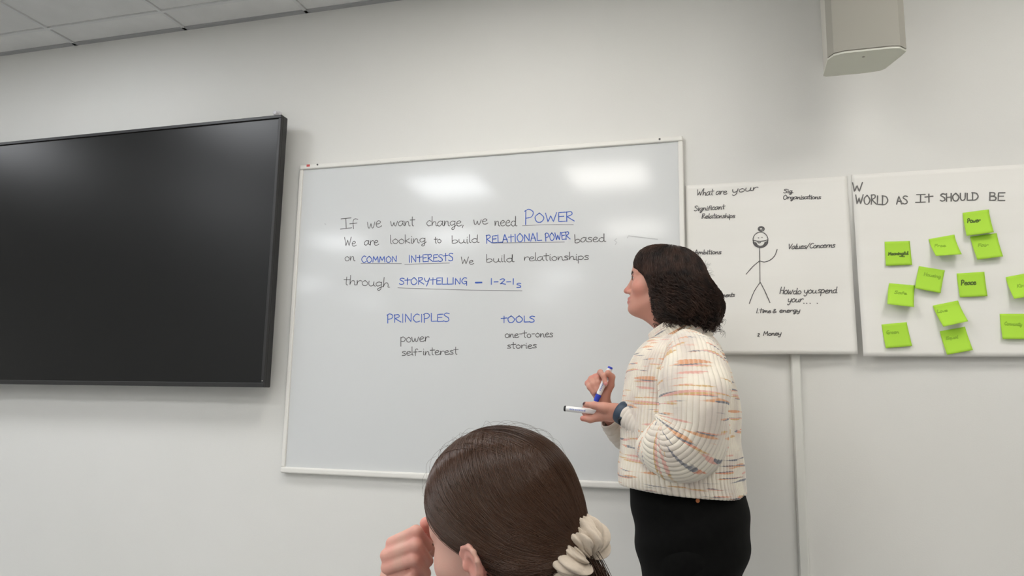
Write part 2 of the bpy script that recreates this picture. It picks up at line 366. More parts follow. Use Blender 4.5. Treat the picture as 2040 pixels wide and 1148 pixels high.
# ------------------------------------------------------------------ flip chart sheets
def sheet(name, label, x0, x1, z0, z1, lift, m=M_paper, nx=40, nz=40, parent=None):
    V = []; F = []
    for j in range(nz+1):
        for i in range(nx+1):
            u, v = i/nx, j/nz; V.append((x0+(x1-x0)*u, -lift(u, v), z0+(z1-z0)*v))
    for j in range(nz):
        for i in range(nx):
            a = j*(nx+1)+i; F.append((a, a+1, a+nx+2, a+nx+1))
    o = mesh(name, V, F, m, parent, True)
    s = o.modifiers.new('thickness', 'SOLIDIFY'); s.thickness = .0006; s.offset = 0
    return o
L1 = lambda u, v: .003 + .021*math.exp(-((u-.63)/.22)**2)*min(1, (1-v)*1.6) + .012*(1-v)**2 + .018*max(0, u-.75)*(1-v)*2 + .0012*math.sin(v*9+u*2)
s1 = thing('paper_sheet', 'white paper sheet with a drawn stick figure and black notes, beside the whiteboard', 'poster', (1.76, 0, ZO+.44), 'flip chart sheets on the wall')
sx0, sx1, sz0, sz1 = 1.506, 2.02, ZO+.44, ZO+1.024
sheet('sheet', None, sx0, sx1, sz0, sz1, L1, parent=s1)
L2 = lambda u, v: .003 + .022*(1-v)**1.6 + .012*math.exp(-(u/.12)**2)*(1-v) + .001*math.sin(v*11+u*7)
s2 = thing('paper_sheet', 'white paper sheet headed WORLD AS IT SHOULD BE with green sticky notes', 'poster', (2.46, 0, ZO+.43), 'flip chart sheets on the wall')
tx0, tx1, tz_0, tz_1 = 2.034, 2.875, ZO+.433, ZO+1.027
sheet('sheet', None, tx0, tx1, tz_0, tz_1, L2, parent=s2)
def onsheet(L, x0, x1, z0, z1, ex=.0009):
    def f(px, py):
        y = -.01
        for _ in range(4):
            p = at(px, py, y); u = min(1, max(0, (p[0]-x0)/(x1-x0))); v = min(1, max(0, (p[2]-z0)/(z1-z0))); y = -L(u, v)-ex
        return at(px, py, y)
    return f
on1 = onsheet(L1, sx0, sx1, sz0, sz1); on2 = onsheet(L2, tx0, tx1, tz_0, tz_1)
def za(x, y): return 1370+x/6.18, 350+y/6.18
def zb(x, y): return 1370+x/5.218, 470+y/5.218
def zc(x, y): return 1680+x/2.733, 320+y/2.733
WORDS = []
def wz(Z, s, t, xa, xb, ya, yb, xh, sl=.18):
    a = Z(xa, ya); b = Z(xb, yb); q = word(t, a[0], a[1], b[0], b[1], xh/s, slant=sl); WORDS.append((t, q)); return q
A = lambda *a: wz(za, 6.18, *a); B = lambda *a: wz(zb, 5.218, *a); C = lambda *a: wz(zc, 2.733, *a)
for lab, st, w in [
 ('What are your', A('What', 108, 310, 245, 240, 42) + A('are', 345, 478, 236, 230, 40) + A('your', 540, 850, 215, 180, 42, .3), .0034),
 ('Sig. Organisations', A('Sig.', 1180, 1300, 215, 212, 26) + A('Organisations', 1172, 1635, 292, 288, 28), .0032),
 ('Significant Relationships', A('Significant', 80, 452, 436, 412, 32) + A('Relationships', 172, 578, 526, 520, 30), .0034),
 ('Ambitions', B('Ambitions', 70, 345, 190, 188, 24), .0030), ('Moments', B('Moments', 290, 485, 640, 632, 24), .0030),
 ('Values/Concerns', B('Values/Concerns', 1040, 1525, 138, 118, 28, .3), .0030),
 ('How do you spend your', B('How', 955, 1085, 600, 603, 40) + B('do', 1092, 1175, 605, 605, 34) + B('you', 1205, 1335, 598, 598, 34) + B('spend', 1350, 1548, 595, 593, 34) + B('your', 1035, 1190, 690, 686, 34, .3), .0030),
 ('1. Time & energy', B('1.', 710, 735, 802, 802, 26) + B('Time', 742, 860, 800, 800, 24) + B('&', 878, 918, 800, 800, 24) + B('energy', 952, 1165, 797, 793, 24), .0030),
 ('2. Money', B('2', 722, 742, 1048, 1048, 20) + B('Money', 785, 970, 1037, 1033, 24), .0030)]:
    pass
for t_, q_ in WORDS: ribbons('handwritten_word', q_, 0, .0026, M_ink, s1, surf=on1, label='black marker word ' + t_)
for x in (1205, 1235, 1270, 1345): ribbons('ink_dot', [[zb(x, 701), zb(x+5, 702)]], 0, .0026, M_ink, s1, surf=on1)
WORDS.clear()
def circ(cx, cy, rx, ry, a0=0, a1=380, n=26): return [(cx+rx*math.cos(math.radians(a0+(a1-a0)*i/n)), cy+ry*math.sin(math.radians(a0+(a1-a0)*i/n))) for i in range(n+1)]
fig = [circ(1515, 478, 15, 15.5), circ(1515, 478.6, 15.6, 15, 20, 160), circ(1515, 478.2, 14.5, 14.6, 0, 180), circ(1516.4, 456.3, 6.2, 4.8), circ(1516.8, 456.6, 5, 3.8), circ(1516, 456, 3.5, 2.4),
       [(1510.5, 474), (1511.5, 474.4)], [(1517.6, 473.2), (1518.6, 473.2)], [(1501, 479), (1508, 480.5), (1515, 481), (1523, 480), (1529, 478)], crom([(1509.5, 482.5), (1512, 484.3), (1515, 483.2)]),
       crom([(1513.2, 494), (1513.6, 520), (1514, 562.5)]), crom([(1513.3, 520), (1500, 531), (1486.4, 546.5)]),
       crom([zb(750, 262), zb(800, 272), zb(860, 250), zb(905, 205), zb(930, 140)], 8), crom([zb(752, 485), zb(690, 580), zb(640, 705)], 8), crom([zb(755, 485), zb(800, 570), zb(855, 695)], 8)]
for i in range(16):
    a = math.radians(12+i*10); x, y = 1515+14*math.cos(a), 478+14.5*math.sin(a); fig.append([(x, y), (x*.62+1515*.38, y*.62+478*.38+3.6)])
ribbons('stick_figure_drawing', fig, 0, .0026, M_ink, s1, surf=on1, label='black drawn stick figure with hair bun and beard')
for w_ in (('W', 48, 104, 168, 168, 27, 0), ('WORLD', 65, 242, 237, 240, 28, 0), ('AS', 290, 350, 238, 236, 25, 0), ('J', 394, 432, 228, 228, 23, 0), ('T', 446, 487, 228, 226, 23, 0), ('SHOULD', 528, 735, 222, 216, 23, 0), ('BE', 793, 876, 218, 220, 25, 0)):
    ribbons('handwritten_word', C(*w_), 0, .0036, M_ink2, s2, surf=on2, label='grey marker word ' + {'J': 'IT', 'T': 'IT'}.get(w_[0], w_[0]))
notes = [
 ([(225, 442), (362, 438), (375, 568), (232, 573)], .006, 'upper left green sticky note with an underlined word, beneath WORLD', ('Meaningful', 245, 350, 516, 512, 9), 1),
 ([(690, 415), (835, 395), (870, 522), (730, 540)], .016, 'green sticky note partly tucked under the topmost note', ('Fair', 735, 790, 468, 466, 9), 0),
 ([(650, 285), (792, 266), (820, 390), (672, 410)], .020, 'topmost green sticky note with a dark word, overlapping another note', ('Power', 677, 745, 338, 334, 12), 1),
 ([(465, 428), (605, 403), (645, 510), (505, 520)], .034, 'green sticky note with bottom curling up, beneath the words AS IT', ('Free', 500, 560, 468, 464, 8), 0),
 ([(412, 575), (553, 598), (530, 722), (390, 695)], .015, 'green sticky note tilted clockwise with faint lines, left of the Peace note', ('Housing', 440, 530, 625, 638, 9), 0),
 ([(250, 668), (390, 680), (385, 798), (240, 782)], .032, 'green sticky note curling off the paper, touching the clockwise tilted note', ('Safe', 280, 345, 722, 728, 8), 0),
 ([(617, 615), (768, 606), (785, 738), (635, 745)], .008, 'green sticky note reading Peace', ('Peace', 642, 722, 678, 674, 14), 1),
 ([(885, 635), (1025, 608), (1068, 732), (930, 753)], .030, 'green sticky note cut by the right photo edge, level with the Peace note', ('Kind', 950, 1010, 690, 684, 10), 0),
 ([(525, 930), (663, 905), (706, 1032), (565, 1058)], .012, 'green sticky note lowest on the sheet, beneath the curled note', ('Equal', 560, 625, 975, 968, 8), 0),
 ([(487, 790), (625, 762), (680, 875), (545, 905)], .032, 'green sticky note with curled bottom, hanging above the lowest note', ('Love', 515, 570, 830, 822, 9), 0),
 ([(208, 893), (345, 880), (375, 1010), (232, 1022)], .008, 'green sticky note in the bottom left corner of the sheet', ('Green', 235, 300, 944, 940, 9), 0),
 ([(852, 835), (1005, 835), (1015, 972), (868, 972)], .012, 'bottom right green sticky note, larger looking and cut by the photo edge', ('Community', 880, 975, 895, 900, 9), 0)]
M_noteink = [mat('faint note ink', rgb(146, 190, 55), .8), mat('dark note ink', rgb(84, 108, 44), .8)]
for q, lf, lab, (t, xa, xb, ya, yb, xh), dk in notes:
    tl, tr_, br, bl = [zc(*c) for c in q]
    P = [on2(*tl), on2(*tr_)]; ytop = [P[0][1]-.0012, P[1][1]-.0012]
    if 'topmost' in lab or 'hanging' in lab: ytop = [y-.002 for y in ytop]
    P[0] = at(*tl, ytop[0]); P[1] = at(*tr_, ytop[1])
    yb_ = [on2(*br)[1]-lf, on2(*bl)[1]-lf]; P += [at(*br, yb_[0]), at(*bl, yb_[1])]
    root = thing('sticky_note', lab, 'sticky note', (P[0]+P[1])/2, 'green sticky notes on the paper sheet')
    n = 10; V = []; F = []
    def npt(u, v):                                     # v = 0 at the glued top edge
        p = (P[0]*(1-u)+P[1]*u)*(1-v) + (P[3]*(1-u)+P[2]*u)*v
        yt = ytop[0]*(1-u)+ytop[1]*u; yb2 = yb_[1]*(1-u)+yb_[0]*u
        p = p.copy(); p[1] = yt + (yb2-yt)*max(0, (v-.12)/.88)**1.4
        return p
    for j in range(n+1):
        for i in range(n+1): V.append(npt(i/n, j/n))
    for j in range(n):
        for i in range(n):
            a = j*(n+1)+i; F.append((a, a+n+1, a+n+2, a+1))
    o = mesh('note_paper', V, F, M_note, root, True); s = o.modifiers.new('t', 'SOLIDIFY'); s.thickness = .0005; s.offset = 0
    tlv = np.array(tl); e1 = np.array(tr_)-tlv; e2 = np.array(bl)-tlv; Mi = np.linalg.inv(np.array([e1, e2]).T)
    def sf(px, py):
        u, v = Mi @ (np.array([px, py])-tlv); return npt(u, v) - np.array([0, .0006, 0])
    st = C(t, xa, xb, ya, yb, xh, .1)
    if lab.startswith('upper left'): st.append([zc(305, 522), zc(330, 524)])
    ribbons('note_writing', st, 0, .0030 if dk else .0026, M_noteink[dk], root, surf=sf)

# ------------------------------------------------------------------ wall loudspeaker
spk = thing('wall_loudspeaker', 'pale grey column loudspeaker mounted high on the wall at upper right', 'loudspeaker', (2.05, 0, ZO+1.3))
zbm = ZO+1.30; zt = ZO+1.80
out = [(1.938, -.29), (1.952, -.316), (1.978, -.326), (2.10, -.327), (2.125, -.322), (2.146, -.296), (2.140, -.272), (2.112, -.19), (2.10, -.178), (2.055, -.172), (1.949, -.172), (1.940, -.18)]
def prism(name, poly, z0, z1, m, parent, bevel=0):
    n = len(poly); V = [(x, y, z0) for x, y in poly] + [(x, y, z1) for x, y in poly]
    F = [tuple(range(n))[::-1], tuple(range(n, 2*n))] + [(i, (i+1) % n, n+(i+1) % n, n+i) for i in range(n)]
    o = mesh(name, V, F, m, parent)
    if bevel: b = o.modifiers.new('b', 'BEVEL'); b.width = bevel; b.segments = 2; b.limit_method = 'ANGLE'; b.angle_limit = .5
    return o
def cr_poly(pts, n=5):
    P = pts[-1:]+pts+pts[:2]; o = []
    for i in range(1, len(P)-2):
        for k in range(n):
            t = k/n; p0, a, b, p3 = [np.array(q) for q in P[i-1:i+3]]
            o.append(tuple(.5*((2*a)+(-p0+b)*t+(2*p0-5*a+4*b-p3)*t*t+(-p0+3*a-3*b+p3)*t**3)))
    return o
c_ = np.mean(out, 0)
smooth_angle(prism('cabinet', out, zbm+.004, zt, M_spk, spk), 35)
prism('base_cap', [tuple(c_+(np.array(p)-c_)*1.015) for p in out], zbm, zbm+.005, mat('loudspeaker base', rgb(208, 208, 196), .5), spk)
gr = [(1.9365, -.292), (1.950, -.3195), (1.978, -.3295), (2.10, -.3305), (2.127, -.325), (2.1485, -.298), (2.1455, -.2985), (2.125, -.321), (2.10, -.326), (1.978, -.325), (1.953, -.315), (1.9395, -.292)]
smooth_angle(prism('grille', gr, zbm+.0075, zt-.003, M_spkg, spk), 35)
MB().box(2.0, 2.08, -.172, -.03, zbm+.2, zbm+.26).build('bracket_arm', M_spk, spk, bevel=.004)
MB().box(1.98, 2.10, -.03, 0, zbm+.12, zbm+.36).build('bracket_plate', M_spk, spk, bevel=.004)
p = (2.035, -.24, zbm); MB().tube((2.035, -.29, zbm+.001), (2.035, -.29, zbm-.001), .004, n=10).build('screw', M_spkg, spk)
# ------------------------------------------------------------------ sculpting: signed distance shapes, smoothly blended, meshed with surface nets
def unit(v): v = np.asarray(v, float); return v/np.linalg.norm(v)
class Sculpt:
    def __init__(s): s.p = []
    def cone(s, a, b, ra, rb=None, k=.01, op=1):
        s.p.append(('c', np.array(a, float), np.array(b, float), ra, ra if rb is None else rb, k, op)); return s
    def chain(s, pts, k=.01, k0=None):         # list of (point, radius)
        for i in range(len(pts)-1): s.cone(pts[i][0], pts[i+1][0], pts[i][1], pts[i+1][1], k0 if (i == 0 and k0) else k)
        return s
    def ell(s, c, r, R=None, k=.01, op=1):
        s.p.append(('e', np.array(c, float), np.array(r, float), np.eye(3) if R is None else np.array(R), 0, k, op)); return s
    def tf(s, M, sc, o, start=0):              # rotate (columns of M), scale and move prims from index start on
        for i in range(start, len(s.p)):
            q = s.p[i]
            if q[0] == 'c': s.p[i] = ('c', o + sc*(M @ q[1]), o + sc*(M @ q[2]), q[3]*sc, q[4]*sc, q[5]*sc, q[6])
            else: s.p[i] = ('e', o + sc*(M @ q[1]), q[2]*sc, M @ q[3], 0, q[5]*sc, q[6])
    @staticmethod
    def dist(q, P):
        if q[0] == 'c':
            a, b, ra, rb = q[1], q[2], q[3], q[4]; ab = b-a; L2 = float(ab @ ab) + 1e-12
            d = P-a.astype(np.float32); t = np.clip((d @ ab.astype(np.float32))/L2, 0, 1)
            return np.linalg.norm(d - t[..., None]*ab.astype(np.float32), axis=-1) - (ra + (rb-ra)*t)
        L = ((P-q[1].astype(np.float32)) @ q[3].astype(np.float32))
        r = q[2].astype(np.float32); k0 = np.linalg.norm(L/r, axis=-1); k1 = np.linalg.norm(L/(r*r), axis=-1)+1e-9
        return k0*(k0-1)/k1
    def bounds(s):
        lo = np.full(3, 1e9); hi = -lo
        for q in s.p:
            if q[6] < 0: continue
            if q[0] == 'c':
                lo = np.minimum(lo, np.minimum(q[1]-q[3], q[2]-q[4])); hi = np.maximum(hi, np.maximum(q[1]+q[3], q[2]+q[4]))
            else: lo = np.minimum(lo, q[1]-q[2].max()); hi = np.maximum(hi, q[1]+q[2].max())
        return lo-.012, hi+.012
    def mesh(s, h):
        lo, hi = s.bounds(); B = 10
        nb = np.ceil((hi-lo)/h/B).astype(int); n = nb*B
        gx, gy, gz = np.meshgrid(*[np.arange(k) for k in nb], indexing='ij')
        bi = np.stack([gx.ravel(), gy.ravel(), gz.ravel()], 1)
        cc = (lo + (bi*B + (B-1)/2)*h).astype(np.float32); rad = .87*B*h
        D = [s.dist(q, cc) for q in s.p]
        d = np.full(len(cc), 1.0, np.float32)
        for q, di in zip(s.p, D): d = s.comb(d, di, q[5], q[6])
        act = np.abs(d) < rad*1.6+.012
        Gd = np.repeat(np.repeat(np.repeat(d.reshape(nb), B, 0), B, 1), B, 2)
        ai = np.nonzero(act)[0]
        off = np.stack(np.meshgrid(*[np.arange(B)]*3, indexing='ij'), -1).reshape(-1, 3)
        for c0 in range(0, len(ai), 1200):
            a = ai[c0:c0+1200]
            P = (lo + (bi[a][:, None]*B + off[None])*h).astype(np.float32)
            v = np.full(P.shape[:2], 1.0, np.float32)
            for q, di in zip(s.p, D):
                m = di[a] < rad*1.5 + q[5]*1.5 + .004
                if m.any(): v[m] = s.comb(v[m], s.dist(q, P[m]), q[5], q[6])
            I = bi[a]*B
            for j in range(len(a)):
                x, y, z = I[j]; Gd[x:x+B, y:y+B, z:z+B] = v[j].reshape(B, B, B)
        return surface_nets(Gd, lo, h)
    @staticmethod
    def comb(a, b, k, op):
        if op < 0:
            b = -b; hh = np.clip(.5 - .5*(a-b)/k, 0, 1)
            return a*(1-hh) + b*hh + k*hh*(1-hh)
        hh = np.clip(.5 + .5*(a-b)/k, 0, 1)
        return a*(1-hh) + b*hh - k*hh*(1-hh)
def surface_nets(Gd, lo, h):
    ins = Gd < 0; c = np.zeros(tuple(k-1 for k in Gd.shape), np.uint8)
    for dx in (0, 1):
        for dy in (0, 1):
            for dz in (0, 1):
                c += ins[dx:dx+c.shape[0], dy:dy+c.shape[1], dz:dz+c.shape[2]]
    cells = np.argwhere((c > 0) & (c < 8)); idm = np.full(c.shape, -1, np.int32); idm[tuple(cells.T)] = np.arange(len(cells))
    cor = np.array([[i >> 2 & 1, i >> 1 & 1, i & 1] for i in range(8)])
    val = np.stack([Gd[tuple((cells+k).T)] for k in cor], 1)
    acc = np.zeros((len(cells), 3)); cnt = np.zeros(len(cells))
    for i in range(8):
        for j in range(i+1, 8):
            if abs(cor[i]-cor[j]).sum() == 1:
                a, b = val[:, i], val[:, j]; m = (a < 0) != (b < 0); t = np.where(m, a/np.where(m, a-b, 1), 0)
                acc += np.where(m[:, None], cor[i] + t[:, None]*(cor[j]-cor[i]), 0); cnt += m
    V = lo + (cells + acc/cnt[:, None])*h
    F = []
    for ax in range(3):
        o1, o2 = [(np.eye(3, dtype=int)[k]) for k in range(3) if k != ax]
        sl0 = [slice(1, s_-1) for s_ in Gd.shape]; A = ins[tuple(sl0)]
        sl1 = list(sl0); sl1[ax] = slice(2, Gd.shape[ax]); Bn = ins[tuple(sl1)]
        e = np.argwhere(A != Bn); flip = A[tuple(e.T)]; e = e+1
        ok = np.all(e < np.array(c.shape), axis=1) ; e = e[ok]; flip = flip[ok]
        q = np.stack([idm[tuple((e-o1-o2).T)], idm[tuple((e-o2).T)], idm[tuple(e.T)], idm[tuple((e-o1).T)]], 1)
        if ax == 1: flip = ~flip
        q = np.where(flip[:, None], q, q[:, ::-1]); F.append(q[(q >= 0).all(1)])
    return V, np.concatenate(F).astype(np.int32)
def colour(o, V, base, spots):
    """skin tone per vertex: base, then (centre, radius, colour, strength) patches of the skin's own tone"""
    c = np.tile(np.array(base[:3]), (len(V), 1))
    for ctr, r, cl, st in spots:
        d = np.linalg.norm((V-np.array(ctr))/np.array(r), axis=1); w = (np.clip(1.15-d, 0, .3)/.3*st)[:, None]
        c = c*(1-w) + np.array(cl[:3])*w
    a = o.data.color_attributes.new('skin', 'FLOAT_COLOR', 'POINT')
    a.data.foreach_set('color', np.concatenate([c, np.ones((len(V), 1))], 1).astype(np.float32).ravel())
def skin_mat(name, sss=.12):
    m = mat(name, (1, 1, 1, 1), .5); n, l, b = nodes(m)
    at_ = n.new('ShaderNodeVertexColor'); at_.layer_name = 'skin'; l.new(at_.outputs[0], b.inputs['Base Color'])
    b.inputs['Subsurface Weight'].default_value = sss; b.inputs['Subsurface Scale'].default_value = .012
    b.inputs['Subsurface Radius'].default_value = (1, .35, .2)
    tc = n.new('ShaderNodeTexCoord'); t = n.new('ShaderNodeTexNoise'); t.inputs['Scale'].default_value = 420; t.inputs['Detail'].default_value = 3
    bp = n.new('ShaderNodeBump'); bp.inputs['Strength'].default_value = .12; bp.inputs['Distance'].default_value = .001
    l.new(tc.outputs['Object'], t.inputs[0]); l.new(t.outputs[0], bp.inputs['Height']); l.new(bp.outputs[0], b.inputs['Normal'])
    return m
def tubes(name, paths, r, m, parent, sides=4, taper=None, **kw):
    """many thin strands as one mesh; r scalar or per path"""
    V = []; F = []; nv = 0
    for i, P in enumerate(paths):
        P = np.asarray(P, float); n = len(P); T = np.gradient(P, axis=0); T /= np.linalg.norm(T, axis=1)[:, None]+1e-12
        ref = np.array([.3, .5, .81]); U = np.cross(T, ref); U /= np.linalg.norm(U, axis=1)[:, None]+1e-12; W = np.cross(T, U)
        rr = (r if np.isscalar(r) else r[i])*(np.ones(n) if taper is None else taper(np.linspace(0, 1, n)))
        a = np.arange(sides)*2*np.pi/sides
        ring = P[:, None] + rr[:, None, None]*(np.cos(a)[None, :, None]*U[:, None]+np.sin(a)[None, :, None]*W[:, None])
        V.append(ring.reshape(-1, 3)); j = np.arange(n-1)[:, None]*sides; k = np.arange(sides)[None]
        F.append((np.stack([j+k, j+(k+1) % sides, j+sides+(k+1) % sides, j+sides+k], -1).reshape(-1, 4)+nv)); nv += n*sides
    return mesh(name, np.concatenate(V), np.concatenate(F).astype(np.int32), m, parent, True, **kw)
def cr_interp(P, n):                            # smooth resample of control rows to n rows
    P = np.asarray(P, float); t = np.linspace(0, len(P)-1, n); i = np.clip(t.astype(int), 0, len(P)-2); f = (t-i)[:, None]
    p1, p2 = P[i], P[i+1]; p0 = P[np.maximum(i-1, 0)]; p3 = P[np.minimum(i+2, len(P)-1)]
    return .5*(2*p1 + (-p0+p2)*f + (2*p0-5*p1+4*p2-p3)*f*f + (-p0+3*p1-3*p2+p3)*f**3)
def loft(name, C, A, Bv, m, parent, rib=0, ribp=.0115, nseg=None, disp=None, close=False, usc=1.0, exp=2.0):
    """rings around centres C with half-axis vectors A, Bv (n x 3); uv in metres; ribs run along the loft"""
    n = len(C); per = np.mean(2*np.pi*np.sqrt((np.sum(A*A, 1)+np.sum(Bv*Bv, 1))/2))
    nr = max(8, int(round(per/ribp))); ns = nseg or nr*8
    th = np.arange(ns)*2*np.pi/ns; c, s_ = np.cos(th), np.sin(th)
    if exp != 2: c = np.sign(c)*np.abs(c)**(2/exp); s_ = np.sign(s_)*np.abs(s_)**(2/exp)
    off = A[:, None]*c[None, :, None] + Bv[:, None]*s_[None, :, None]
    ln = np.concatenate([[0], np.cumsum(np.linalg.norm(np.diff(C, axis=0), axis=1))])
    dr = np.zeros((n, ns))
    if rib: dr += rib*(np.abs(np.sin(th*nr/2))**.45)[None, :]
    if disp is not None: dr += disp(ln[:, None]*np.ones((1, ns)), th[None]*np.ones((n, 1)))
    L = np.linalg.norm(off, axis=2)[..., None]+1e-9
    V = (C[:, None] + off*(1+dr[..., None]/L)).reshape(-1, 3)
    i = np.arange(n-1)[:, None]*ns; k = np.arange(ns)[None]
    F = np.stack([i+k, i+(k+1) % ns, i+ns+(k+1) % ns, i+ns+k], -1).reshape(-1, 4)
    uu = np.broadcast_to(th*per/(2*np.pi)*usc, (n, ns)); vv = np.broadcast_to(ln[:, None], (n, ns))
    uvv = np.stack([uu, vv], -1).reshape(-1, 2); uvl = uvv[F].copy()
    last = (np.arange(len(F)) % ns) == ns-1; uvl[last, 1, 0] = uvl[last, 2, 0] = per*usc
    o = mesh(name, V, F.astype(np.int32), m, parent, True, uv=uvl.reshape(-1, 2)); return o
def frames(C, up):                              # perpendicular half axes along a bent centreline
    T = np.gradient(C, axis=0); T /= np.linalg.norm(T, axis=1)[:, None]
    U = np.cross(T, np.array(up, float)); U /= np.linalg.norm(U, axis=1)[:, None]; return T, U, np.cross(U, T)

def head_prims(s, ear=False, wd=1.0):
    """head in its own frame: x towards the face, y towards its left, z up, eyes at z = 0"""
    s.ell((-.008, 0, .030), (.102, .076, .088), k=.01)
    s.ell((.036, 0, -.028), (.060, .057*wd, .082), k=.03)
    s.ell((.052, 0, .045), (.046, .055, .045), k=.02)
    for q in (-1, 1):
        s.cone((.0, q*.054*wd, -.052), (.070, q*.016*wd, -.096), .017, .015, k=.02)
        s.ell((.064, q*.042*wd, -.030), (.020, .0185, .020), k=.03)
        s.cone((.091, q*.012, .019), (.074, q*.047, .018), .0085, .006, k=.014)
    s.ell((.085, 0, -.097), (.017, .019, .016), k=.018)
    s.ell((.082, 0, -.066), (.018, .026, .024), k=.014)
    for q in (-1, 1): s.ell((.101, q*.032, -.001), (.017, .016, .011), k=.014, op=-1)
    s.cone((.093, 0, .004), (.109, 0, -.034), .0065, .0085, k=.011)
    s.ell((.1125, 0, -.041), (.0105, .0095, .0088), k=.008)
    for q in (-1, 1):
        s.ell((.1005, q*.0115, -.0445), (.0095, .0062, .0068), k=.006)
        s.ell((.105, q*.0062, -.0515), (.0045, .003, .0035), k=.003, op=-1)
        s.cone((.1015, 0, -.0660), (.089, q*.021, -.0705), .0042, .0022, k=.007)
        s.cone((.1002, 0, -.0768), (.089, q*.020, -.0725), .0048, .0022, k=.007)
        s.cone((.1050, 0, -.0712), (.090, q*.021, -.0712), .0011, .0011, k=.003, op=-1)
        s.ell((.0815, q*.0315, -.001), (.0135, .0140, .0130), k=.005)
        s.cone((.0945, q*.024, -.0015), (.0895, q*.040, -.0015), .0028, .0022, k=.002, op=-1)
    if ear:
        for q in (-1, 1):
            y = q*.0790
            s.ell((-.006, q*.074, -.016), (.012, .010, .020), k=.006)
            Re = np.array([[math.cos(.35), -q*math.sin(.35), 0], [q*math.sin(.35), math.cos(.35), 0], [0, 0, 1]])
            s.ell((-.005, y+q*.006, -.016), (.0185, .0055, .0235), R=Re.T, k=.006)
            rim = [(.0100, .002, -.012), (.0105, .002, -.002), (.0035, .004, .0065), (-.009, .009, .0085), (-.0195, .0155, .003), (-.0225, .0175, -.008), (-.0165, .0145, -.024), (-.007, .009, -.035)]
            s.chain([((x, y+q*w, z), .0034+.0006*math.sin(i)) for i, (x, w, z) in enumerate(rim)], k=.0035)
            s.ell((-.002, y+q*.0065, -.037), (.0075, .0048, .0085), k=.005)
            s.ell((.0075, y+q*.007, -.017), (.004, .0038, .0065), k=.003)
            s.ell((-.003, y+q*.0150, -.015), (.0078, .0085, .0120), k=.004, op=-1)
            s.cone((-.004, y+q*.0130, .0015), (-.0165, y+q*.0190, -.004), .0026, .0026, k=.003, op=-1)
# ------------------------------------------------------------------ the woman at the board
SK = rgb(200, 144, 126)
PX, PY1 = None, -.36
w1 = thing('person', 'woman with dark curly bob in cream speckled jumper standing at the whiteboard holding markers', 'person', (1.50, -.36, 0))
s = Sculpt()
P_ = lambda x, y, d=-.36: at(x, y, d)
# head facing the board's left, chin slightly raised
tilt = math.radians(7); Fd = np.array([-math.cos(tilt), .05, math.sin(tilt)]); Fd = unit(Fd)
Ld = unit(np.cross([0, 0, 1.], Fd)); Ud = np.cross(Fd, Ld)
HM = np.stack([Fd, Ld, Ud], 1); HS = .915; HO = at(1321, 561.5, -.36)
head_prims(s); s.tf(HM, HS, HO, 0)
H = lambda x, y, z: HO + HS*(HM @ np.array([x, y, z]))
neck0 = H(-.02, 0, -.06); neck1 = at(1362, 700, -.36)
s.cone(neck0, neck1, .047, .046, k=.03); s.cone(H(.045, 0, -.085), H(-.03, 0, -.125), .033, .040, k=.03)
chest = at(1360, 780, -.36); waist = at(1362, 900, -.36); hip = at(1370, 1040, -.36)
s.ell(chest, (.115, .155, .16), k=.05); s.ell(waist, (.115, .145, .14), k=.05); s.ell(hip, (.135, .17, .15), k=.05)
shN = at(1385, 725, -.52); shF = at(1375, 715, -.20)
s.cone(neck1, shN, .05, .052, k=.04); s.cone(neck1, shF, .05, .052, k=.04)
for y, xo in ((-.45, 1378), (-.27, 1372)):
    h_ = at(xo, 1080, y); kn = np.array([h_[0]-.03, y+.02, .47]); an = np.array([h_[0]+.02, y+.03, .09])
    s.cone(h_, kn, .085, .055, k=.04); s.cone(kn, an, .055, .038, k=.03); s.cone(an-[.0, 0, .02], an+[-.15, 0, -.055], .036, .022, k=.02)
# near arm (her left) and the palm-up hand
elN = at(1388, 885, -.56); wrN = at(1248, 824, -.47)
s.cone(shN, elN, .046, .038, k=.02); s.cone(elN, wrN, .037, .0235, k=.02)
def hp(px, py, y): return at(px, py, y)
s.cone(wrN, hp(1222, 822, -.465), .0235, .025, k=.012)
s.ell(hp(1207, 824, -.452), (.034, .030, .021), k=.014)
s.chain([(hp(1226, 816, -.475), .017), (hp(1203, 812, -.487), .0135), (hp(1184, 808, -.487), .0098), (hp(1166, 806, -.480), .0078)], k=.007)
nailN = hp(1162.5, 803.5, -.484)
for (a, b, c_, r, dy) in [((1196, 832), (1176, 836), (1161, 834), .0092, -.470), ((1192, 829), (1170, 829), (1163, 820), .0092, -.452),
                          ((1192, 824), (1170, 821), (1165, 813), .0088, -.434), ((1194, 819), (1174, 815), (1168, 809), .0078, -.418)]:
    s.chain([(hp(*a, dy+.004), r+.001), (hp(*b, dy), r), (hp(*c_, dy-.003), r*.86)], k=.006, k0=.012)
# far arm (her right), hand raised with a marker
elF = at(1300, 935, -.17); wrF = at(1203, 812, -.355)
s.cone(shF, elF, .046, .038, k=.02); s.cone(elF, wrF, .036, .0225, k=.02)
s.cone(wrF, hp(1200, 790, -.362), .0225, .022, k=.012)
s.ell(hp(1194, 778, -.360), (.024, .018, .028), k=.012)
F_ = lambda pts, r, k0=.01: s.chain([(hp(*p), r*(1-.07*i)) for i, p in enumerate(pts)], k=.005, k0=k0)
F_([(1183, 782, -.350), (1171, 764, -.360), (1175, 772, -.384), (1183, 783, -.386)], .0092)      # little
F_([(1187, 776, -.345), (1178, 755, -.358), (1182, 766, -.386), (1188, 779, -.388)], .0094)      # ring
F_([(1193, 772, -.345), (1187, 751, -.358), (1192, 763, -.388), (1194, 776, -.390)], .0096)      # middle
F_([(1199, 768, -.348), (1196, 742, -.364), (1202, 749, -.406), (1206.5, 764, -.411)], .0088)     # index over the marker
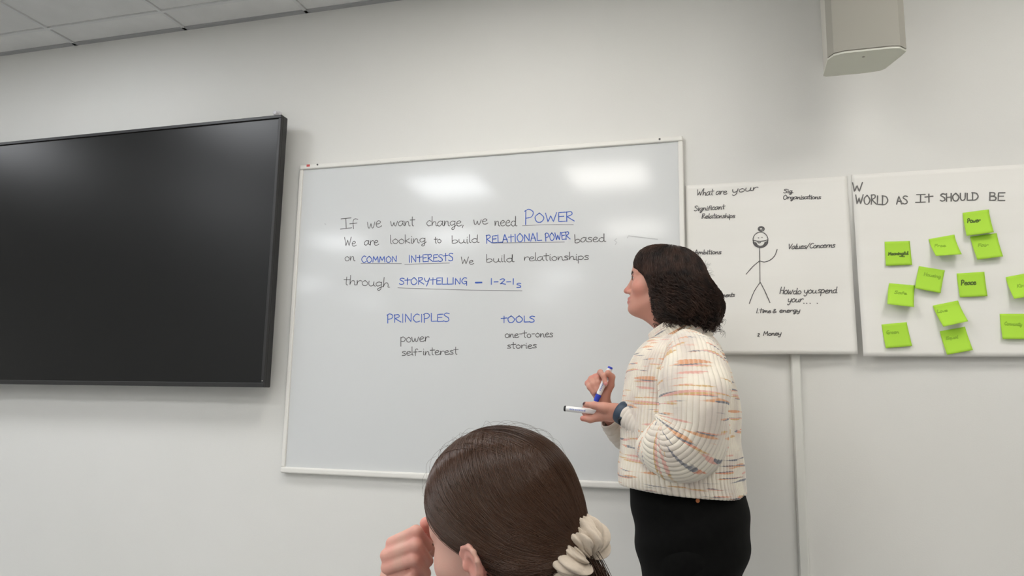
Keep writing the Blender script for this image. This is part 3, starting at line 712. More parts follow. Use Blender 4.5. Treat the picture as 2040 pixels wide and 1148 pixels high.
F_([(1207, 790, -.368), (1217, 768, -.383), (1219, 751, -.394), (1211, 743, -.407)], .0105)      # thumb
V, F = s.mesh(.0026)
M_skin1 = skin_mat('light skin')
body = mesh('body', V, F, M_skin1, w1, True)
RED = rgb(206, 128, 114); LIP = rgb(190, 108, 104); NAIL = rgb(58, 22, 30)
sp = [(H(.07, q*.045, -.035), (.03, .025, .028), rgb(212, 140, 124), .5) for q in (-1, 1)] + [(H(.115, 0, -.04), (.014, .016, .014), RED, .5),
      (H(.1, 0, -.0655), (.012, .024, .0055), LIP, .8), (H(.1, 0, -.0775), (.012, .022, .0058), LIP, .8),
      (nailN, (.006, .006, .0055), NAIL, 1.0)]
sp += [(hp(1206.5, 766, -.418), (.0055, .006, .007), rgb(222, 150, 150), .9)]
for p_ in ((1183, 755, -.36), (1192, 752, -.36), (1172, 764, -.36), (1209, 741, -.396), (1160, 834, -.47), (1206, 757, -.4)): sp.append((hp(*p_), (.014, .014, .014), rgb(205, 130, 118), .55))
colour(body, V, SK, sp)
M_eyew = mat('eye white', rgb(225, 220, 215), .2); M_iris = mat('brown iris', rgb(48, 30, 22), .15); M_hair1 = add_noise(mat('dark brown curly hair', rgb(44, 32, 28), .5, Specular_IOR_Level=.3), 34, rgb(28, 21, 18), rgb(72, 51, 42), 3)
for q in (-1, 1):
    c0 = H(.0812, q*.0315, -.0012); e = Sculpt().ell(c0, (.0118, .0118, .0118)).mesh(.002)
    eo = mesh('eyeball', e[0], e[1], M_eyew, w1, True)
    d = HM @ np.array([1, q*.05, 0]); MB().tube(c0+d*.0098, c0+d*.0119, .0078, .0064, 14).build('iris', M_iris, eo)
    lash = [[H(.0925-.002*abs(t), q*(.0315+.0095*t), .0012-.0015*t*t), H(.0975-.004*abs(t), q*(.0315+.013*t), .0035-.0015*t*t)] for t in np.linspace(-1, 1, 16)]
    tubes('eyelashes', lash, .0006, M_hair1, w1, 3)
    br = []
    for i in range(240):
        t = random.random(); y = .011+.033*t; x = .1020-.021*t**1.7; z = .0145+.006*math.sin(t*2.4)-.003*t+random.uniform(-.0028, .0028)
        a = H(x, q*y, z); br.append([a, a+HS*(HM @ np.array([-.002-.002*t, q*.006, .0025])), a+HS*(HM @ np.array([-.005-.004*t, q*.010, .002]))])
    tubes('eyebrow', br, .00075, M_hair1, w1, 3)
# hair: inner mass and curls
hm = Sculpt(); n0 = 0
hc = [((1291, 526), (.032, .058, .031), -.36), ((1306, 517), (.046, .062, .036), -.36), ((1327, 548), (.088, .084, .080), -.36), ((1346, 560), (.092, .092, .096), -.36), ((1368, 600), (.085, .100, .075), -.36), ((1380, 617), (.070, .098, .048), -.36), ((1350, 622), (.050, .100, .040), -.36)]
for c_, r, y in hc: hm.ell(at(c_[0], c_[1], y), r, k=.03)
Rc = HM @ np.array([[.61, 0, .79], [0, 1, 0], [.79, 0, -.61]])    # keep the face free in front of the temple line
hm.ell(H(.100, 0, -.062), (.088, .5, .076), R=Rc, k=.010, op=-1)
hm.ell(H(.075, 0, -.15), (.055, .07, .05), k=.012, op=-1)
Vh, Fh = hm.mesh(.004)
hair = mesh('hair', Vh, Fh, M_hair1, w1, True)
def hd(P):
    d = None
    for q in hm.p:
        di = Sculpt.dist(q, P); d = Sculpt.comb(np.full(len(P), 1., np.float32) if d is None else d, di, q[5], q[6])
    return d
def grad(P, e=.002):
    g = np.stack([hd(P+np.eye(3, dtype=np.float32)[i]*e)-hd(P-np.eye(3, dtype=np.float32)[i]*e) for i in range(3)], 1)
    return g/(np.linalg.norm(g, axis=1)[:, None]+1e-9)
rs = np.random.RandomState(7)
idx = rs.choice(len(Vh), 5000, replace=False); P = Vh[idx].astype(np.float32)
zc_ = P[:, 2]; crown = at(1345, 500, -.36)
L = rs.uniform(.06, .15, len(P)); nst = 44; path = [P.copy()]
cur = P.copy(); root = np.array(at(1338, 520, -.36), np.float32)
for k in range(nst-1):
    g = grad(cur); dn = np.tile(np.array([.10, 0, -1.0], np.float32), (len(cur), 1))
    out = cur-np.array(at(1345, 560, -.36), np.float32); out[:, 2] = 0; out /= np.linalg.norm(out, axis=1)[:, None]+1e-9
    hgt = np.clip((cur[:, 2]-float(at(1345, 530, -.36)[2]))/.05, 0, 1)[:, None]
    t = dn+out*hgt*1.8; t -= g*np.sum(g*t, 1)[:, None]; nt = np.linalg.norm(t, axis=1)[:, None]; t = t/(nt+1e-6)
    cur = cur + t*(L/nst)[:, None]
    cur -= g*(hd(cur)-(.001+.002*rs.rand(len(cur))*(k/nst)))[:, None]*.7
    path.append(cur.copy())
path = np.stack(path, 1)
ph = 3*np.sin(P[:, 0]*70+1)+3*np.sin(P[:, 1]*80)+2.5*np.sin(P[:, 2]*60+2)+rs.normal(0, .5, len(P)); fr = 230+70*np.sin(P[:, 0]*45+P[:, 1]*60)+rs.normal(0, 12, len(P)); curls = []
zmid = float(at(1345, 600, -.36)[2])
for i in range(len(P)):
    pp = path[i]; sarc = np.linspace(0, L[i], nst)
    low = np.clip((float(at(1345, 545, -.36)[2])-pp[:, 2])/.07, 0.08, 1)
    amp = low*(.0048+.003*rs.rand()); T = np.gradient(pp, axis=0); T /= np.linalg.norm(T, axis=1)[:, None]+1e-9
    g = grad(pp.astype(np.float32)); B_ = np.cross(T, g); a = ph[i]+sarc*fr[i]
    curls.append(pp + g*(amp*(1+np.sin(a)))[:, None] + B_*(amp*1.0*np.cos(a))[:, None])
ok = [c for c in curls if np.isfinite(c).all()]
tubes('curls', ok, list(rs.uniform(.0003, .0009, len(ok))), M_hair1, hair, 3, taper=lambda t: np.minimum(1, (1-t)*4+.15)*np.minimum(1, t*6+.2))['kind'] = 'stuff'
# ringlets along the lower edge and beside the cheek
rg = []; low_ = np.nonzero((Vh[:, 2] < float(at(1345, 612, -.36)[2])) & (Vh[:, 2] > float(at(1345, 650, -.36)[2])))[0]
for i in rs.choice(low_, 330, replace=False):
    p0 = Vh[i]; g0 = grad(p0[None].astype(np.float32))[0]; g0[2] = 0; g0 /= np.linalg.norm(g0)+1e-9; ln = rs.uniform(.03, .055); tq = np.linspace(0, 1, 30)[:, None]
    sd_ = np.cross(g0, [0, 0, 1.]); w0 = rs.uniform(0, 6.28); tn = rs.uniform(1.6, 3.2)*2*np.pi; am = rs.uniform(.0035, .0062); base = p0-g0*.004+np.array([0, 0, .012])
    ctr = base + np.array([0, 0, -1.])*ln*tq + g0*(rs.uniform(0, .014)*tq) + sd_*(rs.uniform(-.01, .01)*tq)
    for k in range(5):
        o_ = rs.normal(0, .0009, 3); w1_ = w0+rs.normal(0, .15)
        rg.append(ctr + o_ + g0*(am*np.minimum(1, tq*4)*np.sin(tn*tq+w1_)) + sd_*(am*np.minimum(1, tq*4)*np.cos(tn*tq+w1_)))
tubes('ringlets', rg, .0008, M_hair1, hair, 3, taper=lambda t: 1-.6*t)['kind'] = 'stuff'
# loose curls at the nape and flyaways
loose = []
for i in range(150):
    px = rs.uniform(1405, 1436); py = 575+(px-1405)*1.4+rs.uniform(-12, 36); y = rs.uniform(-.44, -.28)
    a = at(px-8, py, y); ln = rs.uniform(.02, .05); t = np.linspace(0, 1, 22); f_ = rs.uniform(10, 16); A_ = rs.uniform(.003, .007)
    loose.append(a[None]+np.stack([t*ln*.55+A_*np.sin(f_*t), A_*np.cos(f_*t)*.8, -t*ln*.8+A_*.5*np.sin(f_*t+1)], 1))
for i in range(110):
    th = rs.uniform(.2, 2.9); a = at(1345+74*math.cos(th), 562-66*math.sin(th), rs.uniform(-.40, -.32)); t = np.linspace(0, 1, 10); dr = np.array([math.cos(th), 0, math.sin(th)])
    q = rs.uniform(-1, 1); loose.append(a[None]-dr*.012+dr*(t*rs.uniform(.012, .024))[:, None]+np.array([-math.sin(th), 0, math.cos(th)])*(q*.02*t)[:, None]+np.array([0, 1, 0])*(.004*np.sin(6*t))[:, None])
tubes('loose_curls', loose, [.0008]*150+[.00035]*110, M_hair1, hair, 3, taper=lambda t: 1-.7*t)['kind'] = 'stuff'

# knitted jumper
M_knit = mat('space dyed cream knit', rgb(222, 212, 196), .9, Sheen_Weight=.35, Sheen_Roughness=.6)
n, l, b = nodes(M_knit)
uvn = n.new('ShaderNodeUVMap'); uvn.uv_map = 'UVMap'; sep = n.new('ShaderNodeSeparateXYZ'); l.new(uvn.outputs[0], sep.inputs[0])
def mth(op, a, b_=None, c_=None):
    x = n.new('ShaderNodeMath'); x.operation = op
    for i, q in enumerate((a, b_, c_)):
        if q is None: continue
        if isinstance(q, (int, float)): x.inputs[i].default_value = q
        else: l.new(q, x.inputs[i])
    return x.outputs[0]
def noise2(sx, row, rk, off, sc=1.0, detail=1.0):
    cb = n.new('ShaderNodeCombineXYZ'); l.new(mth('MULTIPLY', sep.outputs[0], sx), cb.inputs[0]); l.new(mth('MULTIPLY_ADD', row, rk, off), cb.inputs[1])
    t = n.new('ShaderNodeTexNoise'); t.inputs['Scale'].default_value = sc; t.inputs['Detail'].default_value = detail; l.new(cb.outputs[0], t.inputs[0]); return t.outputs[0]
def streak(sx, sy, off, lo, hi, detail=1.0):
    cb = n.new('ShaderNodeCombineXYZ'); l.new(mth('MULTIPLY', sep.outputs[0], sx), cb.inputs[0]); l.new(mth('MULTIPLY_ADD', sep.outputs[1], sy, off), cb.inputs[1])
    t = n.new('ShaderNodeTexNoise'); t.inputs['Scale'].default_value = 1.0; t.inputs['Detail'].default_value = detail; l.new(cb.outputs[0], t.inputs[0])
    if lo is None: return t.outputs[0]
    m_ = n.new('ShaderNodeMapRange'); m_.interpolation_type = 'SMOOTHSTEP'; m_.inputs[1].default_value = lo; m_.inputs[2].default_value = hi; l.new(t.outputs[0], m_.inputs[0]); return m_.outputs[0]
rowf = mth('MULTIPLY', mth('FLOOR', mth('DIVIDE', sep.outputs[1], .0045)), .0045)
stitch = mth('ADD', .62, mth('MULTIPLY', mth('ABSOLUTE', mth('SINE', mth('MULTIPLY', sep.outputs[0], math.pi/.0058))), .5))
msk = mth('MINIMUM', mth('MULTIPLY', mth('ADD', streak(7, 80, 3, .585, .65), streak(9, 105, 60, .605, .67)), stitch), 1.0)
cn = streak(2.2, 34, 17, None, None, 0.0)
rp = n.new('ShaderNodeValToRGB'); rp.color_ramp.interpolation = 'CONSTANT'
els = [(0, rgb(84, 90, 108)), (.31, rgb(218, 152, 98)), (.41, rgb(92, 96, 112)), (.45, rgb(222, 142, 108)), (.495, rgb(206, 164, 92)), (.545, rgb(222, 160, 146)), (.59, rgb(84, 90, 108)), (.64, rgb(220, 150, 100))]
rp.color_ramp.elements[0].position, rp.color_ramp.elements[0].color = els[0]; rp.color_ramp.elements[1].position, rp.color_ramp.elements[1].color = els[-1]
for p_, c_ in els[1:-1]: e_ = rp.color_ramp.elements.new(p_); e_.color = c_
l.new(cn, rp.inputs[0])
basn = n.new('ShaderNodeTexNoise'); basn.inputs['Scale'].default_value = 14; l.new(uvn.outputs[0], basn.inputs[0])
rb = n.new('ShaderNodeValToRGB'); rb.color_ramp.elements[0].color = rgb(214, 203, 192); rb.color_ramp.elements[1].color = rgb(236, 228, 212); rb.color_ramp.elements[0].position = .35; rb.color_ramp.elements[1].position = .6
l.new(basn.outputs[0], rb.inputs[0])
mx = n.new('ShaderNodeMix'); mx.data_type = 'RGBA'; l.new(mth('MULTIPLY', msk, .85), mx.inputs[0]); l.new(rb.outputs[0], mx.inputs[6]); l.new(rp.outputs[0], mx.inputs[7]); l.new(mx.outputs[2], b.inputs['Base Color'])
st_ = mth('ABSOLUTE', mth('SINE', mth('MULTIPLY', sep.outputs[1], math.pi/.0060)))
fz = n.new('ShaderNodeTexNoise'); fz.inputs['Scale'].default_value = 500; fz.inputs['Detail'].default_value = 3; l.new(uvn.outputs[0], fz.inputs[0])
bp = n.new('ShaderNodeBump'); bp.inputs['Strength'].default_value = .45; bp.inputs['Distance'].default_value = .0012
l.new(mth('MULTIPLY_ADD', st_, .30, mth('MULTIPLY', fz.outputs[0], .9)), bp.inputs['Height']); l.new(bp.outputs[0], b.inputs['Normal'])
# body of the jumper from its front and back outline (pixel rows turned into places on its mid plane)
rows = [(664, 1316, 1408, .065, .060), (676, 1300, 1424, .10, .075), (690, 1284, 1434, .145, .10), (712, 1268, 1444, .180, .13), (745, 1254, 1457, .200, .16), (790, 1247, 1468, .208, .17), (840, 1242, 1472, .212, .17),
        (890, 1240, 1474, .216, .17), (930, 1237, 1477, .214, .17), (952, 1237, 1481, .208, .17), (963, 1237, 1484, .203, .17), (966, 1240, 1482, .198, .17)]
R = []
for i, (py, xa, xb, wy, _) in enumerate(rows):
    t = i/(len(rows)-1); a = at(xa, py-8*t, -.36); c_ = at(xb, py+22*t, -.36); ctr = (a+c_)/2; R.append(list(ctr)+[(c_[0]-a[0])/2, (c_[2]-a[2])/2, wy])
R = cr_interp(R, 150)
C_ = R[:, :3]; A_ = np.stack([R[:, 3], 0*R[:, 3], R[:, 4]], 1); B_ = np.stack([0*R[:, 3], -R[:, 5], 0*R[:, 3]], 1)
def folds(v, th):
    return .004*np.sin(v*38+2*np.sin(th*2))*np.clip((v-.1)/.2, 0, 1)*np.clip((.62-v)/.2, 0, 1)*(.4+.6*np.cos(th*1.5)**2) + .003*np.sin(th*7+v*6)*np.clip(v/.3, 0, 1)
jump = loft('jumper', C_, A_, B_, M_knit, w1, rib=.0056, disp=folds, exp=2.25)
jump['label'] = 'cream chunky rib jumper with orange, mustard and navy flecks'
sd = jump.modifiers.new('thickness', 'SOLIDIFY'); sd.thickness = .006; sd.offset = -1
# neck band
c0 = at(1358, 680, -.36); c1 = at(1341, 652, -.36); ax = unit(c1-c0); Cn = np.array([c0+(c1-c0)*t for t in np.linspace(-.6, 1.35, 26)]); 
T, U, W = frames(Cn, (0, 1, 0)); tt = np.linspace(0, 1, 26)[:, None]
fld = np.sin(np.linspace(0, np.pi, 26))[:, None]*.006
loft('collar', Cn, U*(.084-.014*tt+fld), W*(.086-.012*tt+fld), M_knit, jump, rib=.003).modifiers.new('t', 'SOLIDIFY').thickness = -.006
def sleeve(name, pts, m, up=(0, 1, 0), n=120, rib=.0056, disp=None, par=None, sq=1.0, ribp=.0115):
    R = cr_interp([list(at(p[0], p[1], p[2]))+[p[3]] for p in pts], n)
    T, U, W = frames(R[:, :3], up); r = R[:, 3:4]
    o = loft(name, R[:, :3], U*r, W*r*sq, m, par or jump, rib=rib, disp=disp, ribp=ribp); mo = o.modifiers.new('t', 'SOLIDIFY'); mo.thickness = -.004; mo.offset = 1; return o
sf_ = lambda v, th: .006*np.sin(v*42+1.3*np.sin(th*2+1))*np.clip((v-.05)/.1, 0, 1)+.004*np.sin(th*3+v*20)
sleeve('sleeve', [(1370, 686, -.44, .034), (1376, 702, -.485, .056), (1381, 728, -.53, .071), (1384, 768, -.555, .078), (1384, 808, -.565, .082), (1382, 846, -.565, .085), (1370, 873, -.56, .086), (1352, 886, -.55, .087), (1332, 884, -.54, .082), (1318, 879, -.53, .074), (1308, 872, -.522, .062), (1304, 867, -.518, .046)], M_knit, disp=sf_)
sleeve('sleeve', [(1372, 676, -.28, .045), (1366, 694, -.235, .07), (1360, 730, -.20, .08), (1350, 790, -.17, .085), (1336, 850, -.165, .085), (1316, 890, -.18, .08), (1290, 890, -.21, .065), (1268, 880, -.25, .050)], M_knit, disp=sf_)
M_under1 = mat('thin cream under sleeve', rgb(216, 207, 196), .85)
wr_ = lambda v, th: .0009*np.sin(v*520+2.2*np.sin(th+.5))+.0008*np.sin(v*310-3*np.sin(th*2))
sleeve('under_sleeve', [(1325, 876, -.53, .040), (1300, 862, -.515, .0400), (1278, 848, -.50, .0345), (1258, 834, -.485, .0295), (1249, 827, -.477, .0275)], M_under1, rib=0, disp=wr_, ribp=.004)
sleeve('under_sleeve', [(1290, 915, -.21, .036), (1262, 886, -.25, .034), (1236, 866, -.30, .0305), (1214, 836, -.34, .0265)], M_under1, rib=0, disp=wr_, ribp=.004)
# watch
M_strap = mat('navy watch strap', rgb(46, 62, 80), .5); M_glass = mat('watch glass', rgb(20, 26, 32), .08)
wa = at(1249, 828, -.477); wb_ = at(1235, 820, -.468); ax = unit(wb_-wa)
Cw = np.array([wa+(wb_-wa)*t for t in np.linspace(.0, 1, 10)]); T, U, W = frames(Cw, (0, 1, 0)); pr = (.0285+.0018*np.sin(np.linspace(0, np.pi, 10)))[:, None]
stp = loft('wristwatch', Cw, U*pr, W*pr, M_strap, w1, nseg=48); sm = stp.modifiers.new('t', 'SOLIDIFY'); sm.thickness = -.0022; sm.offset = 1
dn = unit(np.array(at(1241, 850, -.515))-at(1242, 824, -.472)); cw = (wa+wb_)/2+dn*.029
MB().tube(cw, cw+dn*.007, .0165, .0155, 28).build('case', mat('watch case', rgb(72, 80, 90), .25, Metallic=.8), stp, bevel=.0015)
MB().tube(cw+dn*.0068, cw+dn*.0078, .0135, .0125, 28).build('dial_glass', M_glass, stp)

# trousers
M_trs = add_noise(mat('black trouser cloth', rgb(8, 8, 8), .9, Specular_IOR_Level=.15), 50, rgb(6, 6, 6), rgb(11, 11, 10), 3, bump=.3, bscale=600)
rows = [(955, 1254, 1476, .165), (985, 1256, 1487, .175), (1020, 1260, 1493, .182), (1060, 1265, 1496, .186), (1110, 1271, 1490, .184), (1160, 1284, 1470, .178)]
R = []
for py, xa, xb, wy in rows:
    a = at(xa, py, -.36); c_ = at(xb, py, -.36); R.append(list((a+c_)/2)+[(c_[0]-a[0])/2, wy])
R = cr_interp(R, 60); z_ = 0*R[:, 3]
tf_ = lambda v, th: .003*np.sin(v*60+3*np.cos(th))*np.clip(v/.1, 0, 1)
trs = loft('trousers', R[:, :3], np.stack([R[:, 3], z_, z_], 1), np.stack([z_, -R[:, 4], z_], 1), M_trs, w1, nseg=120, disp=tf_, exp=2.2)
trs['label'] = 'black high waisted trousers'
for y in (-.45, -.27):
    h_ = at(1372, 1110, y); pts = [list(h_+[0, 0, .03])+[.118, .088], list(h_+[-.012, 0, -.12])+[.098, .080], [h_[0]-.03, y+.01, .47, .068, .064], [h_[0]-.01, y+.02, .30, .066, .06], [h_[0]+.02, y+.03, .11, .058, .055]]
    if y < -.4: pts[0][0] -= .012
    R = cr_interp(pts, 60); z_ = 0*R[:, 3]
    kn_ = np.array([h_[0]-.03, y+.02, .47]); an_ = np.array([h_[0]+.02, y+.03, .09]); tl_ = Sculpt().cone(h_, kn_, .100, .070, k=.04).cone(kn_, an_+[0, 0, .02], .069, .056, k=.04)
    v_, f_ = tl_.mesh(.007); mesh('trouser_leg', v_, f_, M_trs, trs, True)
    sh = Sculpt().cone((h_[0]+.03, y+.03, .045), (h_[0]-.13, y+.03, .036), .042, .034, k=.02).ell((h_[0]-.04, y+.03, .02), (.13, .045, .02), k=.02)
    v_, f_ = sh.mesh(.006); mesh('shoe', v_, f_, mat('black shoe leather', rgb(24, 22, 22), .4), w1, True)
rv = at(1390, 998, -.552); MB().tube(rv+[0, .020, 0], rv+[0, -.002, 0], .0058, .0050, 20).build('rivet', mat('copper rivet', rgb(190, 120, 80), .35, Metallic=.9), trs)['label'] = 'round copper coloured rivet'
# markers
def marker(label, a, b, cap, capm, tailm, endband=None):
    """a = cap end, b = tail end"""
    a = np.array(a); b = np.array(b); d = unit(b-a); L = np.linalg.norm(b-a)
    t = thing('whiteboard_marker', label, 'marker pen', (a+b)/2, 'whiteboard markers in her hands')
    o = MB().tube(a+d*cap, a+d*(L-.006), .0078, .0078, 24).build('barrel', M_penw, t, bevel=.001); smooth_angle(o)
    o = MB().tube(a, a+d*(cap-.001), .0074, .0086, 24).build('cap', capm, t, bevel=.0012); smooth_angle(o)
    o = MB().tube(a+d*(L-.006), b, .0078, .0068, 24).build('end_plug', tailm, t, bevel=.001); smooth_angle(o)
    side = unit(np.cross(d, np.array([0, 1., 0]))); nrm = np.array([0, -1., 0]) - d*(-d[1]); nrm = unit(nrm)
    V = []; F = []
    rr = random.Random(3)
    for k in range(9):                                            # printed line of small letters along the barrel
        u0 = cap+.012+k*.0052; 
        for st in (0, 1):
            c0 = a+d*(u0+st*.0022)+nrm*.0081; e1 = d*.0006; e2 = side*rr.uniform(.0016, .0026); b0 = len(V)
            V += [c0-e1-e2, c0+e1-e2, c0+e1+e2, c0-e1+e2]; F.append((b0, b0+1, b0+2, b0+3))
    mesh('print', V, F, M_blue, t)
    return t
M_penw = mat('white pen barrel', rgb(232, 232, 232), .3); M_blk = mat('black pen cap', rgb(28, 28, 30), .35); M_blu = mat('blue pen cap', rgb(44, 66, 190), .35)
marker('blue marker held upright in the raised far hand', hp(1187, 800, -.393), hp(1216.5, 731, -.393), .022, M_blu, M_blu)
marker('white barrelled marker with black end pointing left from the palm up near hand', hp(1123.5, 814, -.463), hp(1196, 822, -.463), .006, M_blk, M_blk)
# ------------------------------------------------------------------ the seated woman in the foreground, seen from behind
fl = unit(np.array([-CR[0], -CR[1], 0])); aw = unit(np.array([CF[0], CF[1], 0]))
az = math.radians(35); F0 = unit(fl*math.cos(az)+aw*math.sin(az)); pt = math.radians(12)
F2 = unit(F0*math.cos(pt)-np.array([0, 0, 1])*math.sin(pt)); L0 = unit(np.cross([0, 0, 1.], F2)); U0 = np.cross(F2, L0)
rl = math.radians(15); U2 = U0*math.cos(rl)+L0*math.sin(rl); L2_ = np.cross(U2, F2)
HM2 = np.stack([F2, L2_, U2], 1); HO2 = atd(997, 999, 1.0) - HM2 @ np.array([-.010, 0, .034])
H2 = lambda x, y, z: HO2 + HM2 @ np.array([x, y, z])
w2 = thing('person', 'seated woman in foreground with smooth brown low ponytail, fist at her nose', 'person', (HO2[0], HO2[1], .45))
s = Sculpt(); head_prims(s, ear=True, wd=1.16); s.tf(HM2, 1.0, HO2, 0)
nb_ = HO2 - F0*.055 + np.array([0, 0, -.215]); D_ = lambda px, py, d: atd(px, py, d)
s.cone(H2(-.02, 0, -.06), nb_, .052, .058, k=.03)
hipc = HO2 - F0*.32; hipc[2] = .56; che = nb_*.62+hipc*.38 + F0*.03
sh_ = [nb_ + L0*q*.155 + np.array([0, 0, -.03]) for q in (1, -1)]
for p_ in sh_: s.cone(nb_, p_, .05, .048, k=.04)
Rt = np.stack([F0, L0, np.array([0, 0, 1.])], 1)
s.ell(che, (.10, .15, .17), R=Rt, k=.05); s.ell(hipc*.8+nb_*.2, (.10, .13, .12), R=Rt, k=.05); s.ell(hipc, (.13, .165, .11), R=Rt, k=.05)
for q in (1, -1):
    kn = hipc + F0*.40 + L0*q*.10; kn[2] = .52; an = kn - F0*.05; an[2] = .09
    s.cone(hipc+L0*q*.08, kn, .078, .055, k=.04); s.cone(kn, an, .05, .036, k=.03); s.cone(an, an+F0*.14-[0, 0, .055], .034, .022, k=.02)
# right arm resting in her lap
lp = hipc + F0*.30 - L0*.02; lp[2] = .625; er2 = sh_[1]*.45+hipc*.55 - L0*.07 + F0*.05; er2[2] = hipc[2]+.14
s.cone(sh_[1], er2, .045, .037, k=.02); s.cone(er2, lp-F0*.06, .037, .025, k=.02); s.ell(lp-F0*.01, (.040, .036, .016), R=Rt, k=.012)
for j in range(4): s.chain([(lp+F0*.02+L0*(.026-.0175*j), .009), (lp+F0*.058+L0*(.030-.0175*j)-[0, 0, .004], .0083), (lp+F0*.080+L0*(.030-.0175*j)-[0, 0, .018], .0075)], k=.003, k0=.006)
s.chain([(lp-F0*.02+L0*.026, .013), (lp+F0*.012+L0*.050, .010), (lp+F0*.038+L0*.054, .0085)], k=.006)
# the fist at her nose
wr2 = D_(790, 1215, 1.065); el2 = D_(800, 1395, 1.02); el2[2] = .775
s.cone(sh_[0], el2, .045, .038, k=.02); s.cone(el2, wr2, .038, .026, k=.02)
s.cone(wr2, D_(795, 1165, 1.07), .026, .030, k=.015)
s.ell(D_(800, 1132, 1.084), (.028, .018, .040), k=.014)
def fin(pts, r, k0=.006): s.chain([(D_(*p), r*(1, .93, .82, .80)[i]) for i, p in enumerate(pts)], k=.003, k0=k0)
fin([(782, 1083, 1.052), (829, 1060, 1.040), (852, 1088, 1.060), (840, 1100, 1.080)], .0098)
fin([(771, 1107, 1.045), (828, 1086, 1.032), (851, 1118, 1.052), (835, 1125, 1.076)], .0100)
fin([(772, 1131, 1.042), (824, 1114, 1.030), (847, 1143, 1.050), (830, 1148, 1.074)], .0096)
fin([(778, 1156, 1.045), (820, 1146, 1.034), (838, 1168, 1.052), (824, 1170, 1.074)], .0086)
fin([(828, 1130, 1.10), (860, 1092, 1.085), (856, 1062, 1.070), (848.5, 1043, 1.062)], .0112, .014)
V, F = s.mesh(.0019)
body2 = mesh('body', V, F, skin_mat('fair pink skin', .15), w2, True)
PK = rgb(216, 146, 134)
sp = [(H2(.07, q*.045, -.035), (.03, .025, .028), rgb(220, 160, 148), .5) for q in (-1, 1)] + [(H2(.115, 0, -.04), (.014, .016, .014), PK, .5), (H2(-.004, .082, -.015), (.03, .02, .035), rgb(216, 140, 128), .55)]
for p_ in ((829, 1060, 1.04), (828, 1086, 1.032), (824, 1114, 1.03), (820, 1146, 1.034), (775, 1104, 1.045), (774, 1131, 1.042), (784, 1083, 1.052)): sp.append((D_(*p_), (.017, .017, .017), PK, .32))
sp.append((D_(849, 1045, 1.062), (.02, .02, .025), PK, .8))
sp += [(H2(.1, 0, -.0655), (.012, .024, .0055), LIP, .8), (H2(.1, 0, -.0775), (.012, .022, .0058), LIP, .8)]
colour(body2, V, rgb(212, 166, 150), sp)
M_hair2 = mat('smooth brown hair', rgb(68, 43, 27), .30, Specular_IOR_Level=.38)
for q in (-1, 1):
    c0 = H2(.0822, q*.0315, -.0012); e = Sculpt().ell(c0, (.0118, .0118, .0118)).mesh(.002)
    eo = mesh('eyeball', e[0], e[1], M_eyew, w2, True)
    d = HM2 @ np.array([1, q*.05, 0]); MB().tube(c0+d*.0103, c0+d*.0121, .0058, .0045, 14).build('iris', M_iris, eo)
    tubes('eyelashes', [[H2(.0925-.002*abs(t), q*(.0315+.0095*t), .0012-.0015*t*t), H2(.0950-.003*abs(t), q*(.0315+.0115*t), .0028-.0015*t*t)] for t in np.linspace(-1, 1, 18)], .0004, M_hair2, w2, 3)
    br = []
    for i in range(130):
        t = random.random(); y = .011+.036*t; x = .1025-.024*t**1.7; z = .0175+.006*math.sin(t*2.4)-.003*t+random.uniform(-.0028, .0028)
        a = H2(x, q*y, z); br.append([a, a+HM2 @ np.array([-.002-.002*t, q*.006, .0015]), a+HM2 @ np.array([-.006-.006*t, q*.010, .001])])
    tubes('eyebrow', br, .00045, M_hair2, w2, 3)
# hair: cap on the skull, strands drawn from the parting down over the temple and back to the tie
ec = np.array([-.012, 0, .036]); er = np.array([.110, .0865, .0965])
T2 = D_(1142, 1090, .955); Tl = HM2.T @ (T2-HO2)
hc2 = Sculpt().ell(ec, er, k=.02).ell((-.040, 0, -.015), (.074, .072, .070), k=.03).ell((-.050, 0, -.040), (.058, .064, .066), k=.02).cone((-.060, 0, -.03), Tl, .050, .016, k=.03)
for q in (-1, 1): hc2.ell((.092, q*.045, -.060), (.075, .085, .092), k=.01, op=-1)
hc2.ell((.135, 0, .03), (.055, .10, .085), k=.01, op=-1)
for q in (-1, 1):
    hc2.ell((.020, q*.085, -.050), (.052, .045, .046), k=.010, op=-1)
    hc2.ell((.088, q*.085, -.005), (.072, .060, .072), k=.010, op=-1)
hc2.tf(HM2, 1.0, HO2, 0)
Vh, Fh = hc2.mesh(.003); hair2 = mesh('hair', Vh, Fh, M_hair2, w2, True)
hair2['label'] = 'smooth mid brown hair drawn back into a low ponytail'
rs = np.random.RandomState(11); N = 9000; m = 30; t = np.linspace(0, 1, m)[:, None]
uT = (Tl-ec)/er; uT /= np.linalg.norm(uT); strands = []
